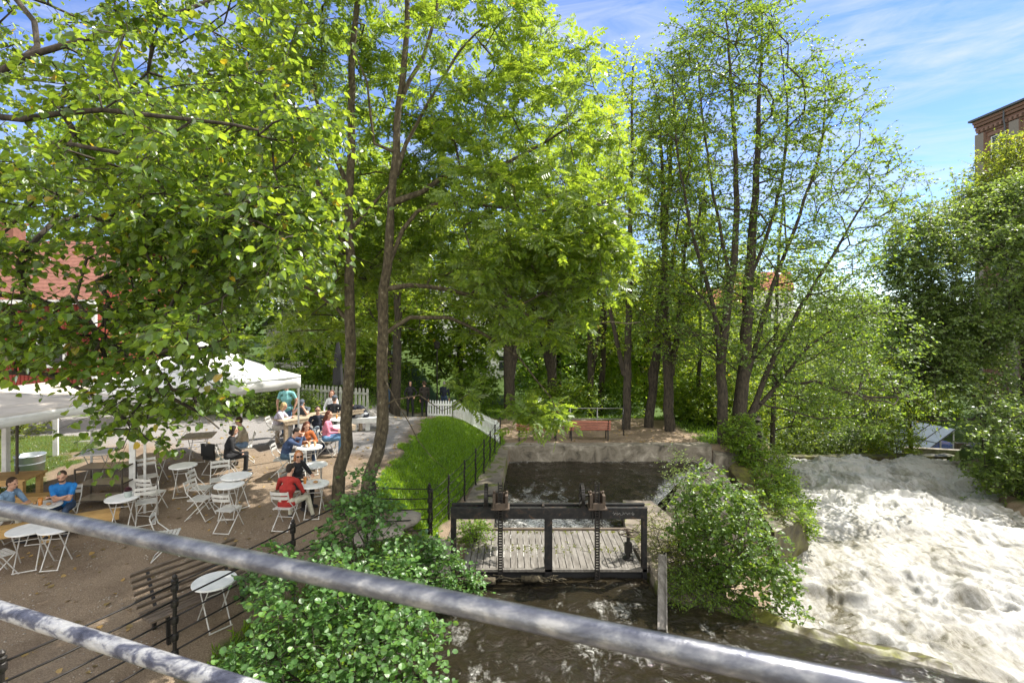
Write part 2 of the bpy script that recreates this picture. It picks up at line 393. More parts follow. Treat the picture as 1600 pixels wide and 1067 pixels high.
def spray_leaves(r, pos, dirs, ntw, tlen, nlf, size, droop=.25, up=.9, spread=1.0, jitter=.0, flat=.6):
    """twigs at each tip with leaves alternating along them; returns twig segments and leaf arrays"""
    n = len(pos); i = np.repeat(np.arange(n), ntw)
    d = dirs[i]*.7+unit(r.normal(size=(len(i), 3)))*spread; d[:, 2] *= flat; d = unit(d)
    d = unit(d+np.array((0, 0, -droop))*r.random((len(i), 1)))
    L = tlen*(.6+.8*r.random(len(i))); A = pos[i]+r.normal(size=(len(i), 3))*jitter; B = A+d*L[:, None]
    B[:, 2] -= droop*L*.35
    k = np.repeat(np.arange(len(i)), nlf); s = np.tile((np.arange(nlf)+.6)/nlf, len(i)); s = np.clip(s+r.normal(size=len(s))*.06, .08, 1)
    lp = A[k]+(B-A)[k]*s[:, None]; dd = unit((B-A)[k])
    side = unit(np.cross(dd, np.array((0, 0, 1.0)))); sg = np.where(np.tile(np.arange(nlf), len(i)) % 2 == 0, 1, -1)[:, None]
    ax = dd*.55+side*sg*.8+r.normal(size=lp.shape)*.35; ax[:, 2] -= droop*1.6*r.random(len(lp))
    nm = np.array((0, 0, up))+r.normal(size=lp.shape)*.5
    sz = size*(.5+.85*r.random(len(lp)))
    return A, B, lp, ax, nm, sz
def twig_arrays(A, B, rad, o):
    mid = (A+B)/2; mid[:, 2] += .03*np.linalg.norm(B-A, axis=1)
    t = unit(B-A); u = unit(np.cross(t, np.array((.3, .2, .93)))); w = np.cross(t, u); a = np.arange(3)*2*math.pi/3
    off = np.cos(a)[None, :, None]*u[:, None, :]+np.sin(a)[None, :, None]*w[:, None, :]
    V = np.stack([A[:, None, :]+rad*off, mid[:, None, :]+rad*.8*off, B[:, None, :]+rad*.4*off], 1).reshape(-1, 3)
    base = (np.arange(len(A))*9)[:, None, None]; I = np.array([0, 3])[None, :, None]; J = np.arange(3)[None, None, :]
    q = np.stack([base+I+J, base+I+(J+1) % 3, base+I+3+(J+1) % 3, base+I+3+J], -1).reshape(-1)
    return V, q+o, np.full(len(A)*6, 4)
def make_tree(name, label, cat, trunks, targets, seed, T, lmat, bark, ntw=4, tlen=.5, nlf=7, size=.09, step=.5, zmin=-9, r_tip=.008, droop=.25,
              spread=1.0, group=None, twigs=True, loc=(0, 0, 0), up=.9, flat=.6, wob=.08, trad=.004, down=.9, origin=None):
    r = np.random.default_rng(seed+100)
    pos, par, rad, tips, dirs, cnt = grow(trunks, targets, seed, step, zmin, r_tip, down, wob)
    root = thing(name, label, cat, loc, 0, group)
    if origin is None: origin = np.array(trunks[0][0][0], float)
    root.location = tuple(np.array(loc)+origin) if loc == (0, 0, 0) else loc
    sh = origin
    wood = bpy.data.objects.new('trunk', wood_mesh('trunk', pos-sh, par, rad, cnt, bark)); link(wood, root)
    A, B, lp, ax, nm, sz = spray_leaves(r, pos[tips], dirs[tips], ntw, tlen, nlf, size, droop, up, spread, .03, flat)
    V, FL, SZ = leaves_arrays(T, lp-sh, ax, nm, sz); mi = np.zeros(len(SZ), int)
    mats = [lmat]
    if twigs:
        V2, F2, S2 = twig_arrays(A-sh, B-sh, trad, len(V))
        V = np.concatenate([V, V2]); FL = np.concatenate([FL, F2]); SZ = np.concatenate([SZ, S2]); mi = np.concatenate([mi, np.ones(len(S2), int)]); mats.append(M['twig'])
    cr = bpy.data.objects.new('crown', raw_mesh('crown', V, FL, SZ, mats, mi)); link(cr, root)
    return root
# ------------------------------------------------------------------ camera, light, sky
cam = bpy.data.cameras.new('camera'); cam.lens = 18; cam.sensor_width = 36; cam.shift_y = -(533.5-HY)/1600
cam.clip_start = .05; cam.clip_end = 2000
cam.dof.use_dof = True; cam.dof.focus_distance = 11; cam.dof.aperture_fstop = 5.6
co = bpy.data.objects.new('camera', cam); co.location = (0, 0, CAM_Z); co.rotation_euler = (R(90), 0, 0); COL.objects.link(co); SC.camera = co
SUN_AZ, SUN_EL = R(64), R(52)            # azimuth measured from +Y towards +X
sd = Vector((math.sin(SUN_AZ)*math.cos(SUN_EL), math.cos(SUN_AZ)*math.cos(SUN_EL), math.sin(SUN_EL)))
sl = bpy.data.lights.new('sun', 'SUN'); sl.energy = 4.4; sl.angle = R(.5); sl.color = (1, .95, .86)
so = bpy.data.objects.new('sun', sl); so.rotation_euler = sd.to_track_quat('Z', 'Y').to_euler(); COL.objects.link(so)
w = bpy.data.worlds.new('World'); SC.world = w; w.use_nodes = True; nt = w.node_tree; nt.nodes.clear()
sky = N(nt, 'ShaderNodeTexSky', sky_type='NISHITA', sun_disc=False, sun_elevation=SUN_EL, sun_rotation=SUN_AZ, altitude=50)
sky.air_density = .9; sky.dust_density = .0; sky.ozone_density = 4
tc = nt.nodes.new('ShaderNodeTexCoord')
mp = nt.nodes.new('ShaderNodeMapping'); mp.inputs['Scale'].default_value = (1.6, 1.6, 9); mp.inputs['Rotation'].default_value = (.12, -.2, .4)
nt.links.new(tc.outputs['Generated'], mp.inputs[0])
cn = N(nt, 'ShaderNodeTexNoise', Scale=2.6, Detail=9, Roughness=.62, Distortion=.7); nt.links.new(mp.outputs[0], cn.inputs['Vector'])
cr_ = ramp(nt, cn.outputs['Fac'], [(.38, (0, 0, 0)), (.74, (.7, .7, .7))])
sx = nt.nodes.new('ShaderNodeSeparateXYZ'); nt.links.new(tc.outputs['Generated'], sx.inputs[0])
# unseen bright cloud bank, added behind the bridge as fill light
mr = N(nt, 'ShaderNodeMapRange'); mr.inputs['From Min'].default_value = .05; mr.inputs['From Max'].default_value = -.35; nt.links.new(sx.outputs['Y'], mr.inputs['Value'])
cn2 = N(nt, 'ShaderNodeTexNoise', Scale=2.2, Detail=7, Roughness=.6); nt.links.new(tc.outputs['Generated'], cn2.inputs['Vector'])
cr2 = ramp(nt, cn2.outputs['Fac'], [(.34, (.25, .25, .25)), (.55, (1, 1, 1))]); ml = N(nt, 'ShaderNodeMath', operation='MULTIPLY'); nt.links.new(mr.outputs[0], ml.inputs[0]); nt.links.new(cr2.outputs[0], ml.inputs[1])
hs_ = N(nt, 'ShaderNodeHueSaturation'); hs_.inputs['Saturation'].default_value = 1.12; hs_.inputs['Hue'].default_value = .515; hs_.inputs['Value'].default_value = .85; nt.links.new(sky.outputs[0], hs_.inputs['Color'])
mx = N(nt, 'ShaderNodeMixRGB'); nt.links.new(cr_.outputs[0], mx.inputs[0]); nt.links.new(hs_.outputs[0], mx.inputs[1]); mx.inputs[2].default_value = (3.0, 3.2, 3.5, 1)
bg = N(nt, 'ShaderNodeBackground', Strength=.12); mx3 = N(nt, 'ShaderNodeMixRGB'); nt.links.new(ml.outputs[0], mx3.inputs[0]); nt.links.new(mx.outputs[0], mx3.inputs[1]); mx3.inputs[2].default_value = (9.5, 9.2, 8.6, 1); nt.links.new(mx3.outputs[0], bg.inputs[0])
wo = nt.nodes.new('ShaderNodeOutputWorld'); nt.links.new(bg.outputs[0], wo.inputs[0])
SC.view_settings.view_transform = 'Standard'; SC.view_settings.look = 'None'; SC.view_settings.exposure = 1.38; SC.view_settings.gamma = 1
SC.cycles.max_bounces = 12; SC.cycles.diffuse_bounces = 7; SC.cycles.glossy_bounces = 3; SC.cycles.transmission_bounces = 6; SC.cycles.transparent_max_bounces = 6
SC.cycles.use_denoising = True; SC.cycles.sample_clamp_indirect = 6

# ------------------------------------------------------------------ ground sheet
def axis(parts):
    out = []
    for a, b, s in parts: out += list(np.arange(a, b-1e-6, s))
    return np.array(out+[parts[-1][1]])
gx = axis([(-420, -60, 30), (-60, -24, 3), (-24, -13, .6), (-13, 6, .16), (6, 28, .5), (28, 60, 3), (60, 420, 30)])
gy = axis([(-60, -4, 8), (-4, 4, .5), (4, 24, .16), (24, 40, .5), (40, 90, 3), (90, 520, 30)])
GX, GY = np.meshgrid(gx, gy); GZ = terrain(GX, GY)
GZ = GZ+np.where((GY < 30) & (GX < 2), .03*(fbm(GX*3, GY*3, 3, 5)-.5), 0)
def mask_grass(X, Y):
    C = crest(Y); T = toe(Y); n = fbm(X*1.3, Y*1.3, 4, 21)-.5
    g = ((X > C+.15+n*.9) & (X < T+.1+n*.4) & (Y > 12.2+n*1.5) & (Y < 24.5)).astype(float)
    g = np.maximum(g, ((X > C+1.0+n*1.5) & (X < T+.4) & (Y <= 12.5)).astype(float)*.9)
    g = np.maximum(g, ((X < -12.3-.35*(Y-13)+n*2.2) & (Y > 12.6) & (Y < 17.2+n)).astype(float))
    g = np.maximum(g, ((Y > 20.2+n) & (X < -6.3) & (Y < 60)).astype(float)*.9)
    g = np.maximum(g, ((Y > 27.5+n*2) & ((X < river_left(Y)) | (X > river_right(Y)))).astype(float))
    g = np.maximum(g, ((X > river_right(Y)+.5+n)).astype(float))
    g = np.maximum(g, ((Y > 22) & (X > 8.2+n*2) & (X < river_left(Y))).astype(float))
    g = np.maximum(g, ((Y > 45)).astype(float))
    return g
ny, nx = GX.shape
ii = (np.arange(ny-1)[:, None]*nx+np.arange(nx-1)[None, :]); FLg = np.stack([ii, ii+1, ii+nx+1, ii+nx], -1).reshape(-1)
gm, nt, out = new_mat('ground')
b = N(nt, 'ShaderNodeBsdfPrincipled', Roughness=.95); b.inputs['Specular IOR Level'].default_value = .2
n1 = noise(nt, 55, 6, .75); n2 = noise(nt, .9, 6, .65); n3 = noise(nt, 9, 5, .7)
gr = ramp(nt, n1.outputs['Fac'], [(.3, (.09, .068, .048)), (.5, (.215, .165, .118)), (.62, (.30, .237, .175)), (.78, (.48, .41, .33))])
gr2 = ramp(nt, n2.outputs['Fac'], [(.3, (.62, .58, .55)), (.5, (.95, .93, .9)), (.7, (1.1, 1.08, 1.05))])
mg = N(nt, 'ShaderNodeMixRGB', blend_type='MULTIPLY'); mg.inputs[0].default_value = 1
nt.links.new(gr.outputs[0], mg.inputs[1]); nt.links.new(gr2.outputs[0], mg.inputs[2])
rd = ramp(nt, n1.outputs['Fac'], [(.3, (.10, .095, .09)), (.55, (.24, .225, .215)), (.75, (.36, .34, .32))])
av = N(nt, 'ShaderNodeVertexColor', layer_name='cover'); sp = nt.nodes.new('ShaderNodeSeparateColor'); nt.links.new(av.outputs[0], sp.inputs[0])
m1 = N(nt, 'ShaderNodeMixRGB'); nt.links.new(sp.outputs[1], m1.inputs[0]); nt.links.new(mg.outputs[0], m1.inputs[1]); nt.links.new(rd.outputs[0], m1.inputs[2])
gg = ramp(nt, n3.outputs['Fac'], [(.3, (.035, .055, .012)), (.6, (.06, .10, .016)), (.8, (.11, .10, .04))])
m2 = N(nt, 'ShaderNodeMixRGB'); nt.links.new(sp.outputs[0], m2.inputs[0]); nt.links.new(m1.outputs[0], m2.inputs[1]); nt.links.new(gg.outputs[0], m2.inputs[2])
nt.links.new(m2.outputs[0], b.inputs['Base Color'])
bp = N(nt, 'ShaderNodeBump', Strength=.9, Distance=.02); nt.links.new(n1.outputs['Fac'], bp.inputs['Height']); nt.links.new(bp.outputs[0], b.inputs['Normal'])
nt.links.new(b.outputs[0], out.inputs[0])
me = raw_mesh('ground', np.stack([GX, GY, GZ], -1).reshape(-1, 3), FLg, np.full(len(FLg)//4, 4), [gm], None, True)
ca = me.color_attributes.new('cover', 'FLOAT_COLOR', 'POINT')
cg = mask_grass(GX, GY)
road = sstep(15.3, 16.2, GY+.12*(GX+8)+(fbm(GX, GY, 3, 9)-.5)*1.2)*(1-sstep(-3.9, -3.4, GX))*(GY < 27)
cv = np.stack([cg, road, 0*cg, 0*cg+1], -1).astype(np.float32); ca.data.foreach_set('color', cv.ravel())
g = link(bpy.data.objects.new('ground', me)); tag(g, 'brown gravel and earth ground with sloping banks', None, None, 'structure')

# grass blades
def blades(name, label, pts, h, wd, mat, lean=.5):
    n = len(pts); a = unit(np.stack([rng.normal(size=n)*lean, rng.normal(size=n)*lean, np.ones(n)], -1))
    nm = unit(rng.normal(size=(n, 3))*np.array((1, 1, .2)))
    T = (np.array([(-.5*wd, 0, 0), (.5*wd, 0, 0), (.12*wd, .6, .0), (0, 1, .22)]), [(0, 1, 2), (0, 2, 3)])
    V, FL, SZ = leaves_arrays(T, pts, a, nm, h*(.5+rng.random(n)))
    o = link(bpy.data.objects.new(name, raw_mesh(name, V, FL, SZ, [mat]))); return tag(o, label, None, None, 'stuff')
def scatter(n, x0, x1, y0, y1, test):
    X = x0+(x1-x0)*rng.random(n); Y = y0+(y1-y0)*rng.random(n); k = test(X, Y); X, Y = X[k], Y[k]
    return np.stack([X, Y, terrain(X, Y)-.01], -1)
blades('grass', 'sunlit green grass on the slope between café terrace and canal', scatter(120000, -4.2, 0, 12, 24.5, lambda X, Y: mask_grass(X, Y) > .5), .085, .22, M['grass'])
blades('bank_grass', 'grass and low weeds on the bank beside the lower fence', scatter(26000, -7.5, -1.0, 4.5, 12.6, lambda X, Y: mask_grass(X, Y) > .5), .14, .14, M['grass'], .7)
blades('lawn_grass', 'yellow green lawn edge behind the canopy posts', scatter(30000, -19, -9, 12.5, 18.5, lambda X, Y: (mask_grass(X, Y) > .5) & (Y < 18)), .06, .25, M['weed'])
blades('meadow_grass', 'rough grass around the trees behind the canal', scatter(60000, -24, 11, 20, 34, lambda X, Y: (mask_grass(X, Y) > .5)), .13, .2, M['grass'], .7)
def clear_of(X, Y): return (X < crest(Y)-.1) | ((Y > 21.8) & (X < 9))
pl_ = scatter(2600, -12, 8, 5.5, 26, clear_of); n = len(pl_); pl_[:, 2] += .02
V, FL, SZ = leaves_arrays(T_HEART, pl_, rng.normal(size=(n, 3))*np.array((1, 1, .15)), np.array((0, 0, 1))+rng.normal(size=(n, 3))*.25, .05+.05*rng.random(n))
tag(link(bpy.data.objects.new('fallen_leaves', raw_mesh('fallen_leaves', V, FL, SZ, [M['dry_leaf']]))), 'fallen dry leaves scattered over the gravel', None, None, 'stuff')
ps = scatter(16000, -11, -2.6, 5, 17, lambda X, Y: X < crest(Y)+.5); n = len(ps); ps[:, 2] += .006
TP = (np.array([(-.5, -.4, 0), (.5, -.3, .05), (.3, .5, 0), (-.4, .4, 0), (0, 0, .35)]), [(0, 1, 4), (1, 2, 4), (2, 3, 4), (3, 0, 4)])
V, FL, SZ = leaves_arrays(TP, ps, rng.normal(size=(n, 3))*np.array((1, 1, .1)), np.array((0, 0, 1))+rng.normal(size=(n, 3))*.2, .012+.028*rng.random(n)**3)
tag(link(bpy.data.objects.new('gravel', raw_mesh('gravel', V, FL, SZ, [M['stone']]))), 'loose gravel stones on the terrace', None, None, 'stuff')

# ------------------------------------------------------------------ water
def water_mat(name, deep, foam_lo, foam_hi, attr=True):
    m, nt, out = new_mat(name)
    b = N(nt, 'ShaderNodeBsdfPrincipled', Roughness=.06); b.inputs['IOR'].default_value = 1.33
    av = N(nt, 'ShaderNodeVertexColor', layer_name='foam_and_light'); sp = nt.nodes.new('ShaderNodeSeparateColor'); nt.links.new(av.outputs[0], sp.inputs[0])
    n1 = noise(nt, 2.6, 10, .75, None, .25, (1, .6, 1)); n2 = noise(nt, 16, 6, .7, None, .6)
    ad = N(nt, 'ShaderNodeMath', operation='ADD'); nt.links.new(n1.outputs['Fac'], ad.inputs[0]); nt.links.new(sp.outputs[0], ad.inputs[1])
    rr = ramp(nt, ad.outputs[0], [(foam_lo, (0, 0, 0)), (foam_hi, (1, 1, 1))])
    mul = N(nt, 'ShaderNodeMath', operation='MULTIPLY'); r2 = ramp(nt, n2.outputs['Fac'], [(.38, (0, 0, 0)), (.56, (1, 1, 1))])
    nt.links.new(rr.outputs[0], mul.inputs[0]); nt.links.new(r2.outputs[0], mul.inputs[1])
    cm = N(nt, 'ShaderNodeMixRGB'); cm.inputs[1].default_value = (*deep, 1); cm.inputs[2].default_value = (.62, .62, .58, 1)
    nt.links.new(mul.outputs[0], cm.inputs[0]); nt.links.new(cm.outputs[0], b.inputs['Base Color'])
    rm = ramp(nt, mul.outputs[0], [(0, (.05, .05, .05)), (1, (.6, .6, .6))]); nt.links.new(rm.outputs[0], b.inputs['Roughness'])
    nb = noise(nt, 3.6, 7, .6, None, 1.0, (1, .8, 1)); bp = N(nt, 'ShaderNodeBump', Strength=.9, Distance=.10)
    nt.links.new(nb.outputs['Fac'], bp.inputs['Height']); nt.links.new(bp.outputs[0], b.inputs['Normal'])
    nt.links.new(b.outputs[0], out.inputs[0]); return m
def sheet(name, X, Y, Z, mat, foam_and_light=None, label=None, kind='structure'):
    ny, nx = X.shape; ii = (np.arange(ny-1)[:, None]*nx+np.arange(nx-1)[None, :]); fl = np.stack([ii, ii+1, ii+nx+1, ii+nx], -1).reshape(-1)
    me = raw_mesh(name, np.stack([X, Y, Z], -1).reshape(-1, 3), fl, np.full(len(fl)//4, 4), [mat], None, True)
    if foam_and_light is not None:
        c = me.color_attributes.new('foam_and_light', 'FLOAT_COLOR', 'POINT'); f = foam_and_light.astype(np.float32)
        c.data.foreach_set('color', np.stack([f, f, f, f*0+1], -1).ravel())
    return tag(link(bpy.data.objects.new(name, me)), label, None, None, kind)
M['dark_water'] = water_mat('dark_water', (.017, .0135, .008), .675, .98)  # white flecks: froth, plus ripple highlights painted into the colour
# still-ish chamber behind the sluice
U, V_ = np.meshgrid(np.linspace(0, 1, 190), np.linspace(0, 1, 190))
Yc = 12.3+V_*(21.75-12.3); xl = canal_left(Yc)-.15
xr = np.interp(Yc, [12.3, 15.2, 15.4, 17, 19.2, 21.8], [3.05, 3.25, 4.1, 4.85, 6.3, 8.9]); Xc = xl+(xr-xl)*U
turb = np.exp(-((Xc-.8)/1.9)**2)*sstep(19.5, 14, Yc)
Zc = -.05+(.07+.10*turb)*(billow(Xc*1.0+.4*Yc, Yc*.9, 3, 31)-.8)+.05*(fbm(Xc*3.2, Yc*2.6, 3, 33)-.5)
edge = sstep(.88, 1.0, U)*(Yc > 15.3); Zc = Zc-edge*.12
sheet('canal_water', Xc, Yc, Zc, M['dark_water'], .34*turb+.42*sstep(13.9, 12.6, Yc)+.30*edge+.18*sstep(21, 21.7, Yc)+.10+.16*(fbm(Xc*.7, Yc*.7, 3, 35)-.5), 'dark rippling water in the walled canal basin')  # froth, plus extra white over the basin that paints in sparkles
# river held up above the weir
Xu, Yu = np.meshgrid(np.linspace(-2.6, 14, 330), np.linspace(3.0, 11.1, 230))
wl = 10.25-(Xu-3.6)*.55                                  # the weir's crest line
Zu = .36+.08*(billow(Xu*.5+.35*Yu, Yu*1.1, 2, 41)-.8)+.075*(fbm(Xu*1.5, Yu*2.9, 3, 43)-.5)+.03*(fbm(Xu*5, Yu*8, 2, 45)-.5)
over = np.clip(Yu-wl+.35, 0, 9)*(Xu > 2.9)
Zu = Zu-.55*over**1.6-.03*over
Zu = np.where((Yu > wl+1.6) & (Xu > 3.6), -3, Zu)
sheet('river_water', Xu, Yu, Zu, M['dark_water'], -.06+.28*fbm(Xu*.6, Yu*.6, 3, 47)+.25*sstep(.7, 1.6, over), 'dark brown river water gliding towards the sluice and the weir')
# white water below the weir
V2, U2 = np.meshgrid(np.linspace(0, 1, 470), np.linspace(0, 1, 330), indexing='ij')
Yw = 7.2+V2**1.15*(31.8-7.2)
xl = river_left(Yw)-.5; xr = np.interp(Yw, [7, 21, 26, 32], [22, 21.5, 24.6, 28]); Xw = xl+(xr-xl)*U2
zb = np.interp(Yw, [7, 9, 11, 14, 19, 25, 30, 31.8], [-1.0, -1.15, -1.35, -1.5, -1.62, -1.85, -2.05, -3.4])
wx = Xw+.9*(fbm(Xw*.5, Yw*.5, 3, 63)-.5)*2; wy = Yw+.9*(fbm(Xw*.5+9, Yw*.5, 3, 64)-.5)*2
big = billow(wx*.30+.12*wy, wy*.5, 3, 51); mid = .55*billow(wx*.75, wy*1.0, 4, 55)+.72*fbm(wx*.9, wy*1.1, 4, 57); fine = fbm(wx*2.6, wy*3.2, 5, 59)*1.1+billow(wx*4.2, wy*3.6, 3, 77)*.35
boil = np.exp(-(((Xw-12.3)/2.8)**2+((Yw-13.3)/1.6)**2))+.6*np.exp(-(((Xw-8.3)/1.6)**2+((Yw-10.6)/.9)**2))+.55*np.exp(-(((Xw-15.5)/3)**2+((Yw-22)/2.5)**2))+.4*np.exp(-(((Xw-16)/6)**2+((Yw-28.5)/1.4)**2))
calm = np.exp(-(((Xw-11.5)/4.5)**2+((Yw-18)/2.3)**2))
Zw = zb+(.62*(big-.85)+(.42+.2*sstep(19, 24, Yw))*(mid-.85))*(1-.6*calm)+.15*(fine-.85)*(1-.4*calm)+.60*boil*(.55+.7*(mid-.5))+.13*np.sin(wy*1.9+.6*wx)*sstep(15, 19, Yw)*sstep(31, 27, Yw)
wm, nt, out = new_mat('white_water')
b = N(nt, 'ShaderNodeBsdfPrincipled', Roughness=.45); b.inputs['Subsurface Weight'].default_value = .55; b.inputs['Subsurface Radius'].default_value = (1, 1, .85); b.inputs['Subsurface Scale'].default_value = .16
av = N(nt, 'ShaderNodeVertexColor', layer_name='foam_and_light'); sp = nt.nodes.new('ShaderNodeSeparateColor'); nt.links.new(av.outputs[0], sp.inputs[0])
n1 = noise(nt, 1.1, 9, .68, None, 1.2); n2 = noise(nt, 6.5, 10, .78, None, .8)
a1 = N(nt, 'ShaderNodeMath', operation='MULTIPLY_ADD'); a1.inputs[1].default_value = .55; nt.links.new(n1.outputs['Fac'], a1.inputs[0]); nt.links.new(sp.outputs[0], a1.inputs[2])
n4 = N(nt, 'ShaderNodeTexNoise', Scale=2.4, Detail=9, Roughness=.72, Distortion=.5); tcw = nt.nodes.new('ShaderNodeTexCoord'); mw = nt.nodes.new('ShaderNodeMapping'); mw.inputs['Rotation'].default_value = (0, 0, R(29)); mw.inputs['Scale'].default_value = (2.6, .55, 1.2)
nt.links.new(tcw.outputs['Object'], mw.inputs[0]); nt.links.new(mw.outputs[0], n4.inputs['Vector'])
a3 = N(nt, 'ShaderNodeMath', operation='MULTIPLY_ADD'); a3.inputs[1].default_value = .95; a3.inputs[2].default_value = -.475; nt.links.new(n4.outputs['Fac'], a3.inputs[0])
a4 = N(nt, 'ShaderNodeMath', operation='ADD'); nt.links.new(a3.outputs[0], a4.inputs[0]); nt.links.new(a1.outputs[0], a4.inputs[1]); a1 = a4
a2 = N(nt, 'ShaderNodeMath', operation='MULTIPLY_ADD'); a2.inputs[1].default_value = .50; nt.links.new(n2.outputs['Fac'], a2.inputs[0]); nt.links.new(a1.outputs[0], a2.inputs[2])
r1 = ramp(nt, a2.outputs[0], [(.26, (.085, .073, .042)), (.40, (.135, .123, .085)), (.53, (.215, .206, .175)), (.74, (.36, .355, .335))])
nt.links.new(r1.outputs[0], b.inputs['Base Color'])
r3 = ramp(nt, a2.outputs[0], [(.3, (.18, .18, .18)), (.6, (.7, .7, .7))]); nt.links.new(r3.outputs[0], b.inputs['Roughness'])
bp = N(nt, 'ShaderNodeBump', Strength=.55, Distance=.08); nt.links.new(a2.outputs[0], bp.inputs['Height']); nt.links.new(bp.outputs[0], b.inputs['Normal'])
nt.links.new(b.outputs[0], out.inputs[0])
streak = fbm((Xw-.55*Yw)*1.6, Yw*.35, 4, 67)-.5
foam_and_light = .02+.16*sstep(13, 19, Yw)+.25*(mid-.8)*.6+.20*(fbm(Xw*.35, Yw*.5, 4, 61)-.45)+.20*boil-.10*calm+.16*(big-.85)+.42*streak  # froth, with the far water also whitened to offset the tree shade
foam_and_light = foam_and_light-.25*sstep(.86, 1, U2)*sstep(13, 17, Yw)
sheet('rapids', Xw, Yw, Zw, wm, foam_and_light, 'foaming white water rushing away below the weir')
# spray thrown up
def spray(n, cx, cy, cz, sx, sy, sz):
    return np.stack([cx+rng.normal(size=n)*sx, cy+rng.normal(size=n)*sy, cz+np.abs(rng.normal(size=n))*sz], -1)
sp_ = np.concatenate([spray(30000, 12.4, 12.9, -.75, 1.2, .6, .36), spray(24000, 8.2, 10.6, -.95, .9, .4, .3), spray(5000, 16, 28.5, -1.9, 5.5, 1.4, .25)])
n = len(sp_); TT = (np.array([(0, 0, .6), (.5, 0, -.3), (-.3, .45, -.3), (-.3, -.45, -.3)]), [(0, 1, 2), (0, 2, 3), (0, 3, 1), (1, 3, 2)])
V, FL, SZ = leaves_arrays(TT, sp_, rng.normal(size=(n, 3)), rng.normal(size=(n, 3)), .003+.008*rng.random(n)**4)
M['drops'] = surf('spray_drops', [(.45, .45, .43)], 3, .8, 0, 0)
tag(link(bpy.data.objects.new('spray', raw_mesh('spray', V, FL, SZ, [M['drops']]))), 'white spray thrown up by the rapids', None, None, 'stuff')

# ------------------------------------------------------------------ canal masonry
def rough_block(name, label, cat, corners, z0, z1, mat, amp=.05, res=.22, cap=None, seed=0, taper=0):
    """a wall of old concrete on a plan quadrilateral; the faces are broken up by noise"""
    bm = bmesh.new(); c = [Vector((*p, 0)) for p in corners]; n = len(c)
    zf = z1 if hasattr(z1, '__len__') else [z1]*n
    bot = [bm.verts.new((p.x, p.y, z0)) for p in c]; top = [bm.verts.new((p.x, p.y, z)) for p, z in zip(c, zf)]
    for i in range(n): bm.faces.new((bot[i], bot[(i+1) % n], top[(i+1) % n], top[i]))
    bm.faces.new(top); bm.faces.new(bot[::-1])
    for _ in range(7):
        le = [e for e in bm.edges if e.calc_length() > res*1.7]
        if not le or len(bm.verts) > 16000: break
        bmesh.ops.subdivide_edges(bm, edges=le, cuts=1, use_grid_fill=True)
    bmesh.ops.triangulate(bm, faces=[f for f in bm.faces if len(f.verts) > 4])
    bm.normal_update()
    co_ = np.array([v.co[:] for v in bm.verts]); nn = np.array([v.normal[:] for v in bm.verts])
    d = amp*(fbm(co_[:, 0]*2.1+co_[:, 2]*1.7, co_[:, 1]*2.1-co_[:, 2]*1.3, 4, 70+seed)-.5)*2
    co_ = co_+nn*d[:, None]
    for v, p in zip(bm.verts, co_): v.co = p
    me = bpy.data.meshes.new(name); bm.to_mesh(me); bm.free(); me.materials.append(mat)
    o = link(bpy.data.objects.new(name, me)); return tag(o, label, cat)
rough_block('canal_wall', 'low grey concrete wall closing the far end of the canal basin', 'wall', [(-.6, 21.5), (8.4, 21.5), (8.5, 22.15), (-.6, 22.1)], -1.3, .57, M['concrete'], .035)
rough_block('canal_wall', 'stepped broken concrete end of the far basin wall under the trees', 'wall', [(8.42, 21.2), (9.5, 21.0), (9.7, 22.2), (8.52, 22.2)], -1.6, [.3, .1, .45, .55], M['concrete'], .07, .2, None, 2)
rough_block('canal_wall', 'long mossy wall with walkway along the left side of the canal', 'wall', [(-.65, 12.25), (-.13, 21.48), (-.75, 21.48), (-1.55, 13.4), (-1.6, 12.25)], -1.3, .545, M['concrete_moss'], .03, .2, None, 4)
rough_block('pier', 'concrete pier with weeds on the right side of the sluice', 'pier', [(2.9, 11.3), (4.5, 11.1), (4.6, 13.4), (4.15, 15.3), (3.3, 15.25), (2.95, 13.3)], -1.4, [.5, .4, .45, .52, .55, .55], M['concrete_moss'], .05, .22, None, 5)
rough_block('pier', 'low concrete block in front of the sluice beside the grey plank', 'pier', [(2.98, 10.35), (4.3, 10.0), (4.5, 11.02), (3.0, 11.22)], -.6, [.36, .2, .55, .62], M['concrete_moss'], .07, .2, None, 6)
rough_block('abutment', 'rounded stone abutment where the iron fence meets the sluice', 'abutment', [(-1.9, 10.75), (-1.35, 10.7), (-1.3, 12.2), (-1.95, 12.2)], -.6, [.62, .5, .62, .8], M['stone'], .08, .18, None, 7)
rough_block('spillway', 'pale sloping spillway apron at the right of the basin', 'spillway', [(5.0, 16.6), (7.9, 16.4), (8.6, 20.9), (8.5, 21.15), (6.5, 19.4)], -1.8, [-.16, -.42, -.3, -.16, -.14], M['concrete'], .03, .25, None, 8)
rough_block('mossy_bank', 'steep mossy bank of stone along the left edge of the rapids', 'bank', [(8.0, 15.6), (9.7, 16.9), (12.2, 24.6), (10.6, 26), (9.75, 21.1), (8.75, 20.6)], -3, [-.55, -.7, .1, .55, .35, -.1], M['mossy_rock'], .16, .25, None, 9)
Uk, Vk = np.meshgrid(np.linspace(0, 1, 90), np.linspace(-.6, 2.2, 70)); A_ = np.array((3.3, 10.45)); B_ = np.array((7.2, 8.25)); D_ = B_-A_; Nn = np.array((-D_[1], D_[0]))/np.hypot(*D_)
Xk = A_[0]+D_[0]*Uk+Nn[0]*Vk; Yk = A_[1]+D_[1]*Uk+Nn[1]*Vk; rk = fbm(Xk*1.3, Yk*1.3, 3, 81)-.5
